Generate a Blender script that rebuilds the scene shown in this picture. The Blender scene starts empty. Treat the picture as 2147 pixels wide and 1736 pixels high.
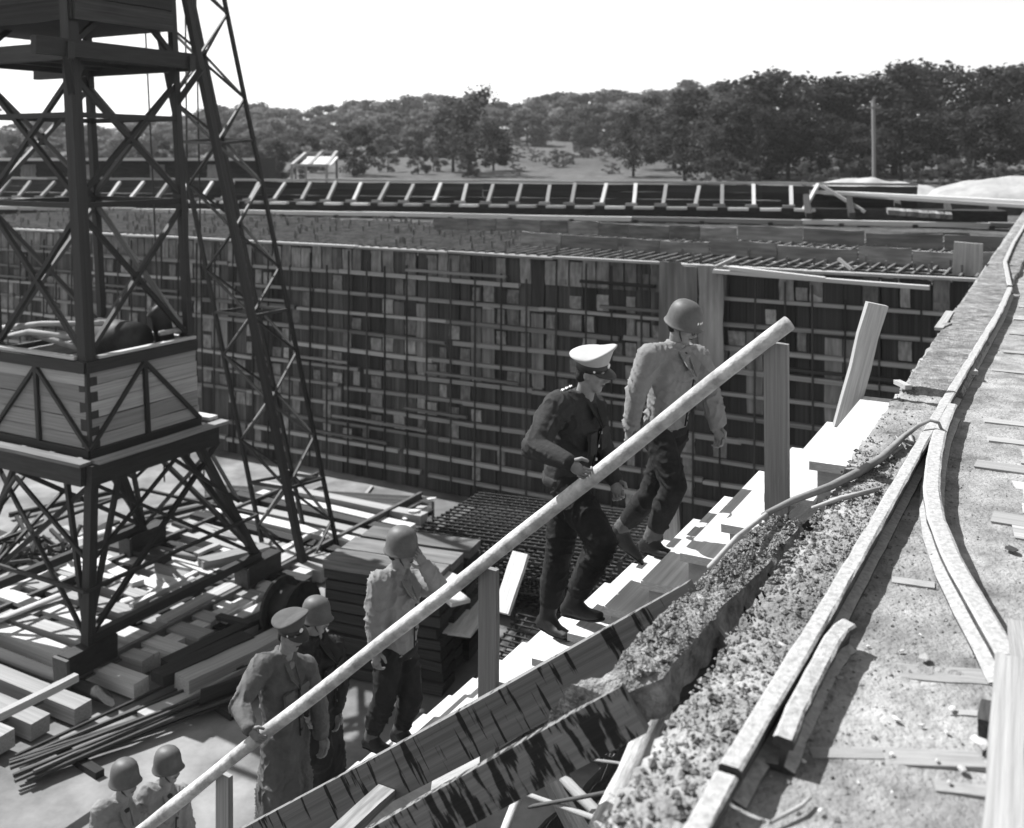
import bpy, bmesh, math, random
import numpy as np
from mathutils import Vector, Matrix, noise

random.seed(7)
rng = np.random.default_rng(11)
scene = bpy.context.scene
C = scene.collection

# ------------------------------------------------------------------ camera
FPX, CU, HV, EYE = 2100.0, 1073.5, 330.0, 1.70      # shift-lens press camera, level, eye 1.7 m above the tramway
cam_d = bpy.data.cameras.new('camera')
cam = bpy.data.objects.new('camera', cam_d)
C.objects.link(cam)
cam.location = (0, 0, EYE)
cam.rotation_euler = (math.pi / 2, 0, 0)
cam_d.sensor_width = 36.0
cam_d.lens = FPX / 2147.0 * 36.0
cam_d.shift_y = -(868 - HV) / 2147.0
cam_d.clip_start = 0.05
cam_d.clip_end = 3000
cam_d.dof.use_dof = True
cam_d.dof.focus_distance = 5.8
cam_d.dof.aperture_fstop = 2.4
scene.camera = cam

# ------------------------------------------------------------------ sky + sun
SUN_EL = math.radians(51)
LIGHT = Vector((0.85, -0.53, 0)).normalized()        # the way the light travels over the ground
world = bpy.data.worlds.new('World')
scene.world = world
world.use_nodes = True
wn = world.node_tree.nodes
wl = world.node_tree.links
wn.clear()
w_out = wn.new('ShaderNodeOutputWorld')
w_bg = wn.new('ShaderNodeBackground')
w_sky = wn.new('ShaderNodeTexSky')
w_sky.sky_type = 'NISHITA'
w_sky.sun_disc = False
w_sky.sun_elevation = SUN_EL
w_sky.sun_rotation = math.atan2(-LIGHT.x, -LIGHT.y)
w_sky.air_density = 1.0
w_sky.dust_density = 0.3
w_bw = wn.new('ShaderNodeSeparateColor')               # blue-sensitive film: it sees the sky's blue and green light
wl.new(w_sky.outputs[0], w_bw.inputs[0])
w_mx = wn.new('ShaderNodeMath'); w_mx.operation = 'ADD'
wl.new(w_bw.outputs[1], w_mx.inputs[0]); wl.new(w_bw.outputs[2], w_mx.inputs[1])
w_hf = wn.new('ShaderNodeMath'); w_hf.operation = 'MULTIPLY'; w_hf.inputs[1].default_value = .5
wl.new(w_mx.outputs[0], w_hf.inputs[0])
wl.new(w_hf.outputs[0], w_bg.inputs[0])
w_bg.inputs[1].default_value = 0.1
wl.new(w_bg.outputs[0], w_out.inputs[0])
sun_d = bpy.data.lights.new('sun', 'SUN')
sun_d.energy = 5.0
sun_d.angle = math.radians(0.5)
sun = bpy.data.objects.new('sun', sun_d)
C.objects.link(sun)
sd = Vector((LIGHT.x * math.cos(SUN_EL), LIGHT.y * math.cos(SUN_EL), -math.sin(SUN_EL)))
sun.rotation_euler = sd.to_track_quat('-Z', 'Y').to_euler()
sun.location = (-20, 15, 30)
scene.view_settings.view_transform = 'Standard'
scene.view_settings.look = 'None'
scene.view_settings.exposure = 0.9
scene.view_settings.gamma = 1.0

# ------------------------------------------------------------------ survey helpers
Z = Vector((0, 0, 1))
S = Vector((-0.877, 0.48, 0)).normalized()           # down the stairs
T = Vector((0.48, 0.877, 0)).normalized()            # along the tramway
N = -S
E0 = Vector((0.27, 2.625, 0))                        # a point on the left edge of the tramway
O0 = Vector((1.67, 5.60, 0))                         # nosing corner of the top step


def P(u, v, y):
    return Vector(((u - CU) * y / FPX, y, EYE - (v - HV) * y / FPX))


def G(u, v, z=0.0):
    return P(u, v, FPX * (EYE - z) / (v - HV))


def Wk(m, n, z=0.0):
    return E0 + T * m + N * n + Z * z


# ------------------------------------------------------------------ object helpers
WM = {}


def link(o, parent=None, M=None):
    C.objects.link(o)
    M = M or Matrix.Identity(4)
    WM[o.name] = M
    if parent is not None:
        o.parent = parent
        o.matrix_parent_inverse = WM[parent.name].inverted()
    o.matrix_basis = M
    return o


def tag(o, label=None, cat=None, group=None, kind=None):
    if label: o['label'] = label
    if cat: o['category'] = cat
    if group: o['group'] = group
    if kind: o['kind'] = kind
    return o


def empty(name, loc, label=None, cat=None, group=None):
    o = bpy.data.objects.new(name, None)
    o.empty_display_size = 0.2
    link(o, None, Matrix.Translation(Vector(loc)))
    return tag(o, label, cat, group)


class MB:
    def __init__(s):
        s.v = []; s.f = []

    def add(s, vs, fs):
        n = len(s.v)
        s.v.extend([tuple(x) for x in vs])
        s.f.extend([tuple(i + n for i in f) for f in fs])

    def box(s, c, ax, ay, az):
        c = Vector(c)
        vs = []
        for i in (-.5, .5):
            for j in (-.5, .5):
                for k in (-.5, .5):
                    vs.append(c + ax * i + ay * j + az * k)
        s.add(vs, [(0, 1, 3, 2), (4, 6, 7, 5), (0, 4, 5, 1), (2, 3, 7, 6), (0, 2, 6, 4), (1, 5, 7, 3)])

    def tube(s, pts, rad, n=8, cap=True):
        pts = [Vector(p) for p in pts]
        if not isinstance(rad, (list, tuple)): rad = [rad] * len(pts)
        base = len(s.v)
        for i, p in enumerate(pts):
            a = pts[max(i - 1, 0)]; b = pts[min(i + 1, len(pts) - 1)]
            d = (b - a).normalized()
            up = Z if abs(d.z) < .95 else Vector((1, 0, 0))
            x = d.cross(up).normalized(); y = x.cross(d)
            for k in range(n):
                t = 2 * math.pi * k / n
                s.v.append(tuple(p + (x * math.cos(t) + y * math.sin(t)) * rad[i]))
        for i in range(len(pts) - 1):
            for k in range(n):
                a = base + i * n + k; b = base + i * n + (k + 1) % n
                s.f.append((a, b, b + n, a + n))
        if cap:
            s.f.append(tuple(base + k for k in range(n))[::-1])
            s.f.append(tuple(base + (len(pts) - 1) * n + k for k in range(n)))

    def lathe(s, prof, M, n=24):
        base = len(s.v)
        for r, z in prof:
            for k in range(n):
                t = 2 * math.pi * k / n
                s.v.append(tuple(M @ Vector((r * math.cos(t), r * math.sin(t), z))))
        for i in range(len(prof) - 1):
            for k in range(n):
                a = base + i * n + k; b = base + i * n + (k + 1) % n
                s.f.append((a, b, b + n, a + n))

    def mesh(s, name, origin=None, smooth=False):
        me = bpy.data.meshes.new(name)
        o = Vector(origin) if origin is not None else Vector((0, 0, 0))
        me.from_pydata([tuple(Vector(v) - o) for v in s.v], [], s.f)
        me.update()
        if smooth:
            me.polygons.foreach_set('use_smooth', [True] * len(me.polygons))
        return me

    def build(s, name, mat, parent=None, origin=None, smooth=False):
        if origin is None:
            origin = WM[parent.name].translation if parent is not None else Vector((0, 0, 0))
        me = s.mesh(name, origin, smooth)
        me.materials.append(mat)
        o = bpy.data.objects.new(name, me)
        return link(o, parent, Matrix.Translation(origin))


def unit_boards(n, jit, seg=4):
    out = []
    for q in range(n):
        r = random.Random(100 + q)
        vs = []; fs = []
        for i in range(seg + 1):
            x = -.5 + i / seg
            dy = r.uniform(-1, 1) * jit; dz = r.uniform(-1, 1) * jit
            for (a, b) in ((-.5, -.5), (.5, -.5), (.5, .5), (-.5, .5)):
                vs.append((x + (r.uniform(-1, 1) * jit * .12 if i in (0, seg) else 0), a + dy + r.uniform(-1, 1) * jit * .6, b + dz + r.uniform(-1, 1) * jit * .6))
        for i in range(seg):
            for k in range(4):
                a = i * 4 + k; b = i * 4 + (k + 1) % 4
                fs.append((a, a + 4, b + 4, b))
        fs.append((0, 1, 2, 3)); e = seg * 4
        fs.append((e + 3, e + 2, e + 1, e))
        me = bpy.data.meshes.new('board')
        me.from_pydata(vs, [], fs)
        me.materials.append(None)
        out.append(me)
    return out


BOARDS = unit_boards(8, .035)
STRAIGHT = unit_boards(2, .004, 1)


def unit_logs(n):
    out = []
    for q in range(n):
        r = random.Random(300 + q)
        m = MB()
        pts = [(-.5 + i / 4, r.uniform(-.04, .04), r.uniform(-.04, .04)) for i in range(5)]
        m.tube(pts, [.5 * r.uniform(.88, 1.0) for _ in pts], 9)
        me = m.mesh('log')
        me.polygons.foreach_set('use_smooth', [len(p.vertices) == 4 for p in me.polygons])
        me.materials.append(None)
        out.append(me)
    return out


LOGS = unit_logs(4)


def piece(name, parent, p0, p1, w, h, mat, up=Z, lib=None):
    """a straight board, bar or log from p0 to p1: w across, h along up"""
    p0 = Vector(p0); p1 = Vector(p1)
    d = p1 - p0
    L = d.length
    x = d / L
    y = up.cross(x)
    if y.length < 1e-4: y = Vector((0, 1, 0)).cross(x)
    y.normalize()
    z = x.cross(y)
    M = Matrix.Identity(4)
    for i in range(3):
        M[i][0] = x[i] * L; M[i][1] = y[i] * w; M[i][2] = z[i] * h; M[i][3] = (p0[i] + p1[i]) / 2
    me = random.choice(lib or BOARDS)
    o = bpy.data.objects.new(name, me)
    link(o, parent, M)
    o.material_slots[0].link = 'OBJECT'
    o.material_slots[0].material = mat
    return o


# ------------------------------------------------------------------ materials (a black-and-white place: all greys)
def mat(name, lo, hi, scale=(5, 5, 5), rough=.85, bump=.25, bscale=40., rand=.25, blotch=0., spec=.2, metallic=0., world_co=False, streak=None, bdist=.01):
    if hi < .6: lo, hi = lo * .64, hi * .64
    m = bpy.data.materials.new(name)
    m.use_nodes = True
    nt = m.node_tree; nd = nt.nodes; lk = nt.links
    bs = nd['Principled BSDF']
    tc = nd.new('ShaderNodeTexCoord'); oi = nd.new('ShaderNodeObjectInfo')
    ofs = nd.new('ShaderNodeVectorMath'); ofs.operation = 'MULTIPLY_ADD'
    mul = nd.new('ShaderNodeMath'); mul.operation = 'MULTIPLY'; mul.inputs[1].default_value = 57.3
    lk.new(oi.outputs['Random'], mul.inputs[0])
    ofs.inputs[1].default_value = (1, 1, 1)
    lk.new(tc.outputs['Object'], ofs.inputs[0]); lk.new(mul.outputs[0], ofs.inputs[2])
    mp = nd.new('ShaderNodeMapping'); mp.inputs['Scale'].default_value = scale
    lk.new(ofs.outputs[0], mp.inputs['Vector'])
    n1 = nd.new('ShaderNodeTexNoise'); n1.inputs['Scale'].default_value = 1.0; n1.inputs['Detail'].default_value = 8; n1.inputs['Roughness'].default_value = .65
    lk.new(mp.outputs[0], n1.inputs['Vector'])
    rp = nd.new('ShaderNodeMapRange')
    rp.inputs['From Min'].default_value = .3; rp.inputs['From Max'].default_value = .7
    rp.inputs['To Min'].default_value = lo; rp.inputs['To Max'].default_value = hi
    lk.new(n1.outputs[0], rp.inputs['Value'])
    val = rp.outputs[0]
    if rand:
        r2 = nd.new('ShaderNodeMapRange'); r2.inputs['To Min'].default_value = 1 - rand; r2.inputs['To Max'].default_value = 1 + rand
        lk.new(oi.outputs['Random'], r2.inputs['Value'])
        mm = nd.new('ShaderNodeMath'); mm.operation = 'MULTIPLY'
        lk.new(val, mm.inputs[0]); lk.new(r2.outputs[0], mm.inputs[1]); val = mm.outputs[0]
    if blotch:
        n2 = nd.new('ShaderNodeTexNoise'); n2.inputs['Scale'].default_value = blotch; n2.inputs['Detail'].default_value = 4
        lk.new(ofs.outputs[0], n2.inputs['Vector'])
        r3 = nd.new('ShaderNodeMapRange'); r3.inputs['From Min'].default_value = .35; r3.inputs['From Max'].default_value = .65
        r3.inputs['To Min'].default_value = .68; r3.inputs['To Max'].default_value = 1.15
        lk.new(n2.outputs[0], r3.inputs['Value'])
        mm = nd.new('ShaderNodeMath'); mm.operation = 'MULTIPLY'
        lk.new(val, mm.inputs[0]); lk.new(r3.outputs[0], mm.inputs[1]); val = mm.outputs[0]
    if streak:                                         # tar or cement runs: (scale vector, threshold, tone)
        ms = nd.new('ShaderNodeMapping'); ms.inputs['Scale'].default_value = streak[0]
        lk.new(ofs.outputs[0], ms.inputs['Vector'])
        n3 = nd.new('ShaderNodeTexNoise'); n3.inputs['Scale'].default_value = 1.; n3.inputs['Detail'].default_value = 5
        lk.new(ms.outputs[0], n3.inputs['Vector'])
        r4 = nd.new('ShaderNodeMapRange'); r4.inputs['From Min'].default_value = streak[1]; r4.inputs['From Max'].default_value = streak[1] + .04
        r4.inputs['To Min'].default_value = 1; r4.inputs['To Max'].default_value = streak[2]
        lk.new(n3.outputs[0], r4.inputs['Value'])
        mm = nd.new('ShaderNodeMath'); mm.operation = 'MULTIPLY'
        lk.new(val, mm.inputs[0]); lk.new(r4.outputs[0], mm.inputs[1]); val = mm.outputs[0]
    lk.new(val, bs.inputs['Base Color'])
    bs.inputs['Roughness'].default_value = rough
    bs.inputs['Specular IOR Level'].default_value = spec
    bs.inputs['Metallic'].default_value = metallic
    if bump:
        nb = nd.new('ShaderNodeTexNoise'); nb.inputs['Scale'].default_value = bscale; nb.inputs['Detail'].default_value = 6
        bp = nd.new('ShaderNodeBump'); bp.inputs['Strength'].default_value = bump; bp.inputs['Distance'].default_value = bdist
        mb = nd.new('ShaderNodeMapping')
        mb.inputs['Scale'].default_value = tuple(s / max(scale) for s in scale)
        lk.new(ofs.outputs[0], mb.inputs['Vector'])
        lk.new(mb.outputs[0], nb.inputs['Vector']); lk.new(nb.outputs[0], bp.inputs['Height']); lk.new(bp.outputs[0], bs.inputs['Normal'])
    return m


GR = (1.5, 9, 9)
M_fresh = mat('fresh_lumber', .36, .60, GR, bump=.3, bscale=30, rand=.10)
M_wood = mat('weathered_lumber', .30, .54, GR, bump=.4, bscale=26, rand=.3)
M_form = mat('form_boards', .045, .15, (3.5, 5, 5), bump=.4, bscale=20, rand=.55, blotch=2.0)
M_form_l = mat('light_form_boards', .2, .4, (1.2, 5, 5), bump=.3, bscale=20, rand=.4, blotch=2.0)
M_form_p = mat('pale_form_boards', .34, .58, (1.2, 5, 5), bump=.3, bscale=20, rand=.3, blotch=2.0)
M_dark = mat('dark_lumber', .03, .09, GR, bump=.4, bscale=26, rand=.4)
M_tar = mat('tar_run_lumber', .17, .32, GR, bump=.3, bscale=26, rand=.1, streak=((140, 1, .7), .585, .14))
M_tar2 = mat('heavily_tarred_lumber', .2, .34, GR, bump=.3, bscale=26, rand=.1, streak=((110, 1, .8), .475, .12))
M_steel = mat('dark_painted_steel', .022, .055, (6, 6, 6), rough=.6, bump=.15, rand=.3, spec=.3)
M_steel_m = mat('dull_steel', .07, .16, (6, 6, 6), rough=.6, bump=.2, rand=.3, spec=.35)
M_rust = mat('rusted_bar', .05, .13, (8, 8, 8), rough=.8, bump=.2, rand=.4)
M_rail = mat('dusty_rail', .22, .46, (16, 16, 16), rough=.8, bump=.5, bscale=60, rand=.1, blotch=5.)


def dust_lit_top(m, lit_dust):  # dust plus light on tops, rust plus shade on sides, painted by normal
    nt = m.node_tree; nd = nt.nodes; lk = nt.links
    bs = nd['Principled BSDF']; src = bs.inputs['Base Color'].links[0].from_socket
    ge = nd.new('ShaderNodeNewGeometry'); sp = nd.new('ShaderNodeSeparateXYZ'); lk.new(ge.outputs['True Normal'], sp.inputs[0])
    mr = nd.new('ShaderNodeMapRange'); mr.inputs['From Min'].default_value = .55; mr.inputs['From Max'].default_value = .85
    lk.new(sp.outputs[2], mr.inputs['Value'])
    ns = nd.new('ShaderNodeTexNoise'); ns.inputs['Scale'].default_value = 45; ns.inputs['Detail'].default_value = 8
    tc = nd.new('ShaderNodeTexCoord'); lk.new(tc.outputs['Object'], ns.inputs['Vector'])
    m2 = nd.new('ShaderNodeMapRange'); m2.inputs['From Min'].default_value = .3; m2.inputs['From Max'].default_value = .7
    m2.inputs['To Min'].default_value = lit_dust * .72; m2.inputs['To Max'].default_value = lit_dust * 1.18
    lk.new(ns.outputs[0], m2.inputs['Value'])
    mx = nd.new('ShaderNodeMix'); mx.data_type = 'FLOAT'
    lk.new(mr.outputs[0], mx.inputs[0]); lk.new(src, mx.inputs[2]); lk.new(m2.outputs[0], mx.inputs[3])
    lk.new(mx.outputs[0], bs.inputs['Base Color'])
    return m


M_railr = dust_lit_top(mat('rusty_rail_dust_lit_top', .05, .16, (14, 14, 14), rough=.8, bump=.6, bscale=60, rand=.1, blotch=6.), .34)
M_dirt = mat('trodden_dirt', .22, .58, (7, 7, 7), bump=.9, bscale=55, rand=0, blotch=1.6, bdist=.02)
M_crust = mat('dirt_crust', .12, .55, (14, 14, 14), bump=1., bscale=60, rand=0, blotch=5., bdist=.03)
M_earth = mat('dark_earth', .035, .12, (5, 5, 5), bump=.9, bscale=30, rand=0, blotch=1., bdist=.03)
M_conc = mat('dusty_concrete_floor', .14, .42, (.9, .9, .9), bump=.4, bscale=12, rand=0, blotch=.35)
M_concw = mat('damp_concrete', .03, .09, (1, 1, 1), bump=.4, bscale=12, rand=0, blotch=.4)
M_sand = mat('sand', .36, .56, (2, 2, 2), bump=.5, bscale=14, rand=.1)
M_stone = mat('pale_stone', .4, .65, (9, 9, 9), bump=.5, rand=.3)
M_grass = mat('dry_grass', .05, .2, (.9, .9, .9), bump=.8, bscale=3, rand=0, blotch=.03, bdist=.3)
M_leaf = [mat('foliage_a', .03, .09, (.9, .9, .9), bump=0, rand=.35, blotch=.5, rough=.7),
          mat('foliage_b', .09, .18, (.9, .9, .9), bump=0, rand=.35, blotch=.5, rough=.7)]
M_leaf.append(mat('foliage_far_hazed', .17, .3, (.9, .9, .9), bump=0, rand=.3, blotch=.4, rough=.7))  # paler leaves: the haze of distance is put into their colour
for _m in M_leaf:
    nt = _m.node_tree; bs = nt.nodes['Principled BSDF']; out = [n for n in nt.nodes if n.type == 'OUTPUT_MATERIAL'][0]
    tl = nt.nodes.new('ShaderNodeBsdfTranslucent'); mx = nt.nodes.new('ShaderNodeMixShader'); mx.inputs[0].default_value = .45
    nt.links.new(bs.inputs['Base Color'].links[0].from_socket, tl.inputs[0])
    nt.links.new(bs.outputs[0], mx.inputs[1]); nt.links.new(tl.outputs[0], mx.inputs[2]); nt.links.new(mx.outputs[0], out.inputs['Surface'])
M_bark = mat('bark', .04, .1, (3, 3, 1), bump=.5, rand=.2)
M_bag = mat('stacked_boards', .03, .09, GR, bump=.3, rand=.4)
M_pole = mat('peeled_pole', .28, .60, (13, 13, 13), bump=.5, bscale=50, rand=.05, blotch=3.)
M_deck2 = mat('dirty_decking', .26, .6, (1.2, 7, 7), bump=.6, bscale=26, rand=.25, blotch=3.)
M_deck = mat('deck_planks', .36, .58, GR, bump=.5, bscale=26, rand=.2)

# ================================================================== SETTING
CORNER = Vector((8.41, 17.5, 0))                      # where the pit's far wall meets the tramway


def Fw(k, d, z):                                      # far-wall frame: k metres left along the wall, d back from its face
    return CORNER + S * k + T * d + Z * z


def sm(x):
    x = min(max(x, 0), 1)
    return x * x * (3 - 2 * x)


def Hz(x, y):
    h = -.62 + 9.5 * sm((y - 85) / 230.0) * (.42 + .58 * sm((x + 95) / 70.))
    h += 4.0 * sm((x - 30) / 90.) * sm((y - 70) / 120.)
    h += noise.noise(Vector((x * .012, y * .012, 0))) * 1.2 * sm((y - 70) / 60)
    return h


def grid_obj(name, rows, mt, smooth=True):
    nr = len(rows); nc = len(rows[0])
    vs = [tuple(p) for r in rows for p in r]
    fs = [(i * nc + j, i * nc + j + 1, (i + 1) * nc + j + 1, (i + 1) * nc + j) for i in range(nr - 1) for j in range(nc - 1)]
    me = bpy.data.meshes.new(name)
    me.from_pydata(vs, [], fs)
    me.materials.append(mt)
    bm = bmesh.new(); bm.from_mesh(me)
    bmesh.ops.recalc_face_normals(bm, faces=bm.faces)
    if sum(f.normal.z for f in bm.faces) < 0:
        bmesh.ops.reverse_faces(bm, faces=bm.faces)
    bm.to_mesh(me); bm.free()
    if smooth: me.polygons.foreach_set('use_smooth', [True] * len(me.polygons))
    o = bpy.data.objects.new(name, me)
    return link(o)


# far terrain, from behind the slab up the wooded hill
rows = []
d = 9.3
ds = []
while d < 330:
    ds.append(d); d *= 1.035
    d += .4
for d in ds:
    r = []
    for k in np.concatenate([np.linspace(-190, -60, 24), np.linspace(-55, 90, 60), np.linspace(100, 290, 26)]):
        p = Fw(k, d, 0)
        p.z = Hz(p.x, p.y)
        r.append(p)
    rows.append(r)
tag(grid_obj('ground', rows, M_grass), kind='structure')

# pit floor
rows = []
for k in np.linspace(-1.5, 60, 80):
    r = []
    for d in np.linspace(-24, .6, 60):
        p = Fw(k, d, -6.0)
        p.z += noise.noise(p * .6) * .05
        r.append(p)
    rows.append(r)
tag(grid_obj('pit_floor', rows, M_conc), kind='structure')

# tramway surface: trodden dirt over planks, finer close to the camera
ms = list(np.arange(-2.2, 5.2, .035)) + list(np.arange(5.2, 10, .09)) + list(np.arange(10, 34, .4))
ns = list(np.arange(0, 1.6, .035)) + list(np.arange(1.6, 4, .09)) + [4.5, 6, 9, 14, 25, 60]


def dirt_z(m, n):
    z = noise.noise(Vector((m * 2.1, n * 2.1, 3))) * .010
    z += noise.noise(Vector((m * 9, n * 9, 5))) * .006
    if n < .3:
        z += abs(noise.noise(Vector((m * 5, n * 5, 17)))) * .02 + abs(noise.noise(Vector((m * 16, n * 16, 7)))) * .030 * min(1, (.32 - n) * 8) + noise.noise(Vector((m * 38, n * 38, 1))) * .006
    else:
        z += noise.noise(Vector((m * 26, n * 26, 9))) * .0035
    return z


rows = []
for m in ms:
    jag = .09 * math.exp(-((m - 1.75) / .75) ** 2) + noise.noise(Vector((m * 5, 0, 2))) * .035 + noise.noise(Vector((m * 17, 0, 4))) * .018
    r = [Wk(m, jag + .005, -1.2), Wk(m, jag, -.10), Wk(m, jag - .012, -.03)]
    for n in ns:
        r.append(Wk(m, n + (jag if n == 0 else 0), dirt_z(m, n)))
    rows.append(r)
walk = tag(grid_obj('walkway', rows, M_dirt), kind='structure')

# earth bank under the steps
rows = []
for m in np.arange(-4, 5.0, .11):
    r = []
    for s_ in np.arange(-.02, 5.6, .11):
        p = Wk(m, -s_, 0)
        z = -.75 - 1.12 * s_ + noise.noise(p * 1.7) * .12 + noise.noise(p * 6) * .05
        p.z = max(z, -6.05)
        r.append(p)
    rows.append(r)
tag(grid_obj('earth_bank', rows, M_earth), kind='structure')

# ---------------------------------------------------------------- formwork wall of the pit
wall = empty('formwork_wall', Fw(12, 0, -6), 'tall dark formwork wall of boards and walers across the far side of the pit', 'wall')
m = MB()
KL = 34.0
m.box(Fw(KL / 2 - .5, .35, -3.35), S * (KL + 1), T * .5, Z * 5.5)
m.build('concrete_core', M_concw, wall)
TOPZ = -.5
k = .1
cols = []
while k < KL:                                         # tall dark form boards side by side
    w = random.uniform(.26, .36)
    cols.append((k, w))
    piece('form_board', wall, Fw(k + w / 2, .06 + random.uniform(-.015, .015), -6.0), Fw(k + w / 2 + random.uniform(-.02, .02), .06 + random.uniform(-.015, .015), TOPZ + random.uniform(-.02, .02)), w * .97, .04, M_dark if k < 4.4 else M_form, up=T)
    if random.random() < (.8 if k > 4.4 else .25):
        piece('band_board', wall, Fw(k + w / 2, .025, -1.06), Fw(k + w / 2, .025, TOPZ + random.uniform(-.06, .05)), w * random.uniform(.8, .97), .035, M_form_l, up=T)
    elif random.random() < .5:
        piece('band_board', wall, Fw(k + w / 2, .02, -3.3), Fw(k + w / 2, .02, -1.7), w * .9, .035, M_form_l, up=T)
    k += w
zs = [-5.62, -5.18, -4.74, -4.30, -3.85, -3.40, -2.95, -2.50, -2.05, -1.58, -1.08]
npatch = 0
for i, z in enumerate(zs):
    k = -.2 + random.uniform(0, 1)
    while k < KL - 1:
        L = random.uniform(3.2, 6.5)
        a = random.uniform(-.035, .035)
        if random.random() < .94:
            piece('waler', wall, Fw(k, -.06, z + a), Fw(k + L, -.06 + random.uniform(-.015, .015), z - a * .6), .11, .075 + random.uniform(-.015, .02), M_wood if random.random() < .65 else M_form_l)
        if random.random() < .3:
            piece('waler', wall, Fw(k + .3, -.1, z + .15), Fw(k + L * .6, -.1, z + .16), .09, .06, M_form_l if random.random() < .6 else M_dark)
        k += L + random.uniform(-.1, .2)
    for (ck, cw) in cols:                             # short paler boards between the walers
        if ck < 30 and npatch < 285 and random.random() < (.36 if z > -5 else .18) * (1 if ck > 4.4 else .3):
            npatch += 1
            h = random.uniform(.24, .40)
            piece('infill_board', wall, Fw(ck + cw / 2, .02, z + .05), Fw(ck + cw / 2, .025, z + .05 + h), cw * random.uniform(.6, .95), .03, M_form_l if random.random() < .55 else M_form_p, up=T)
k = .45
while k < 30:
    piece('upright', wall, Fw(k, -.125, -5.9), Fw(k + random.uniform(-.04, .04), -.12, TOPZ - random.uniform(0, .5)), .035, .03, M_dark, up=T)
    k += random.uniform(.5, .72)
k = -.3
while k < KL:                                         # bright capping boards along the lip
    L = random.uniform(1.5, 3.2)
    if not 4.2 < k < 4.9:
        piece('capping_board', wall, Fw(k, -.02, TOPZ + .035 + random.uniform(-.02, .02)), Fw(k + L, -.02, TOPZ + .035 + random.uniform(-.02, .02)), .2, .05, M_wood)
    k += L
for (k, w, z1) in ((5.0, .5, -.42), (5.45, .36, -.46), (5.85, .46, -.4)):    # pale panel sheets behind the helmeted man
    piece('panel_sheet', wall, Fw(k, -.24, -2.7), Fw(k, -.24, z1), w, .04, M_form_l, up=T)
for (k0, k1, z0, z1) in ((4.6, 2.8, -.44, -.55), (4.9, 1.0, -.52, -.60)):
    piece('waler', wall, Fw(k0, -.36, z0), Fw(k1, -.36, z1), .14, .07, M_fresh)
piece('loose_batten', wall, P(1500, 560, 18.6), P(1542, 541, 18.7), .07, .06, M_wood)
piece('loose_batten', wall, P(1758, 542, 17.8), P(1785, 565, 17.6), .06, .05, M_wood)

# rebar-covered slab behind the lip
slab = empty('reinforced_slab', Fw(15, 4, -1), 'broad slab top covered with rusty reinforcing bars behind the pit wall', 'slab')
m = MB(); m.box(Fw(17, 4.9, -1.05), S * 38, T * 8.7, Z * .8); m.build('slab_body', M_concw, slab)
for i in range(26):
    dd = .55 + i * .32
    piece('long_bar', slab, Fw(-1 + (dd < 3) * .8, dd, -.52 + random.uniform(-.02, .02)), Fw(34, dd + random.uniform(-.1, .1), -.52), .13 if i % 4 == 0 else .05, .06, (M_wood, M_rust, M_form_l, M_rust)[i % 4], lib=STRAIGHT)
m = MB()
k = -.5
while k < 34:
    b0 = Fw(k, .5, -.47); b1 = Fw(k + random.uniform(-.1, .1), 8.6, -.47)
    dv = b1 - b0
    m.box((b0 + b1) / 2, dv, S * .045, Z * .045)
    for q in range(6):
        if random.random() < .6:
            c = b0 + dv * random.random()
            m.box(c + Z * .07, T * .04, S * .04, Z * .2)
    k += .27
tag(m.build('cross_bars', M_form_l, slab), kind='stuff')
for (dd, zz, ka, kb) in ((2.2, -.33, -.5, 9.5), (5.2, -.2, -1.5, 14.)):
    k = ka
    while k < kb:
        L = random.uniform(.8, 1.8)
        zt = zz + random.uniform(-.06, .04)
        piece('edge_board', slab, Fw(k, dd, zt), Fw(k + L * .98, dd, zt + random.uniform(-.03, .03)), .05, .34, M_form_l)
        k += L
piece('corner_post', slab, Fw(.55, 1.2, -1.3), Fw(.5, 1.2, .1), .5, .12, M_wood, up=T)

# ---------------------------------------------------------------- braced boarding across the back
LA = Vector((-9.8, 40.0, 0)); LD = Vector((.963, -.268, 0)).normalized(); LB = Vector((.268, .963, 0)).normalized()


def Tr(a, b, z):
    return LA + LD * a + LB * b + Z * z


br = empty('braced_boarding', Tr(8, 0, -.6), 'long low boarding held by slanting struts above the far pit edge', 'boarding')
a = -16.
while a < 27:
    L = random.uniform(3.5, 6)
    piece('sill_beam', br, Tr(a, -.6, -.46 + random.uniform(-.02, .02)), Tr(a + L, -.6, -.46 - .002 * a), .3, .15, M_fresh if random.random() < .5 else M_wood)
    a += L
a = -16.
while a < 22:
    L = random.uniform(2.2, 4)
    for q, z in enumerate((.02, .3, .56)):
        piece('wall_board', br, Tr(a, 1.15, z), Tr(a + L, 1.15, z), .04, .26, M_dark)
    piece('top_rail', br, Tr(a, 1.1, .78 + random.uniform(-.03, .03)), Tr(a + L, 1.1, .78 + random.uniform(-.03, .03)), .16, .09, M_wood)
    a += L
a = -15.6
while a < 20.5:
    f = random.uniform(-.1, .1)
    piece('strut', br, Tr(a + f, .25, .02), Tr(a + f + random.uniform(-.08, .08), 1.0, .62 + random.uniform(0, .10)), .13, .11, M_fresh if random.random() < .3 else M_wood)
    piece('strut_shoe', br, Tr(a + f - .3, .2, .0), Tr(a + f + .12, .22, .01), .12, .08, M_wood)
    piece('tread_plank', br, Tr(a + .16, -.25, -.10), Tr(a + .86, -.25, -.10), .3, .09, M_fresh if random.random() < .5 else M_wood)
    a += 1.07 + random.uniform(-.05, .12)
piece('strut', br, Tr(20.6, .0, -.1), Tr(21.1, .9, .75), .12, .1, M_fresh)
piece('strut', br, Tr(22.6, .0, -.15), Tr(21.2, .6, .72), .12, .1, M_wood)
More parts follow.
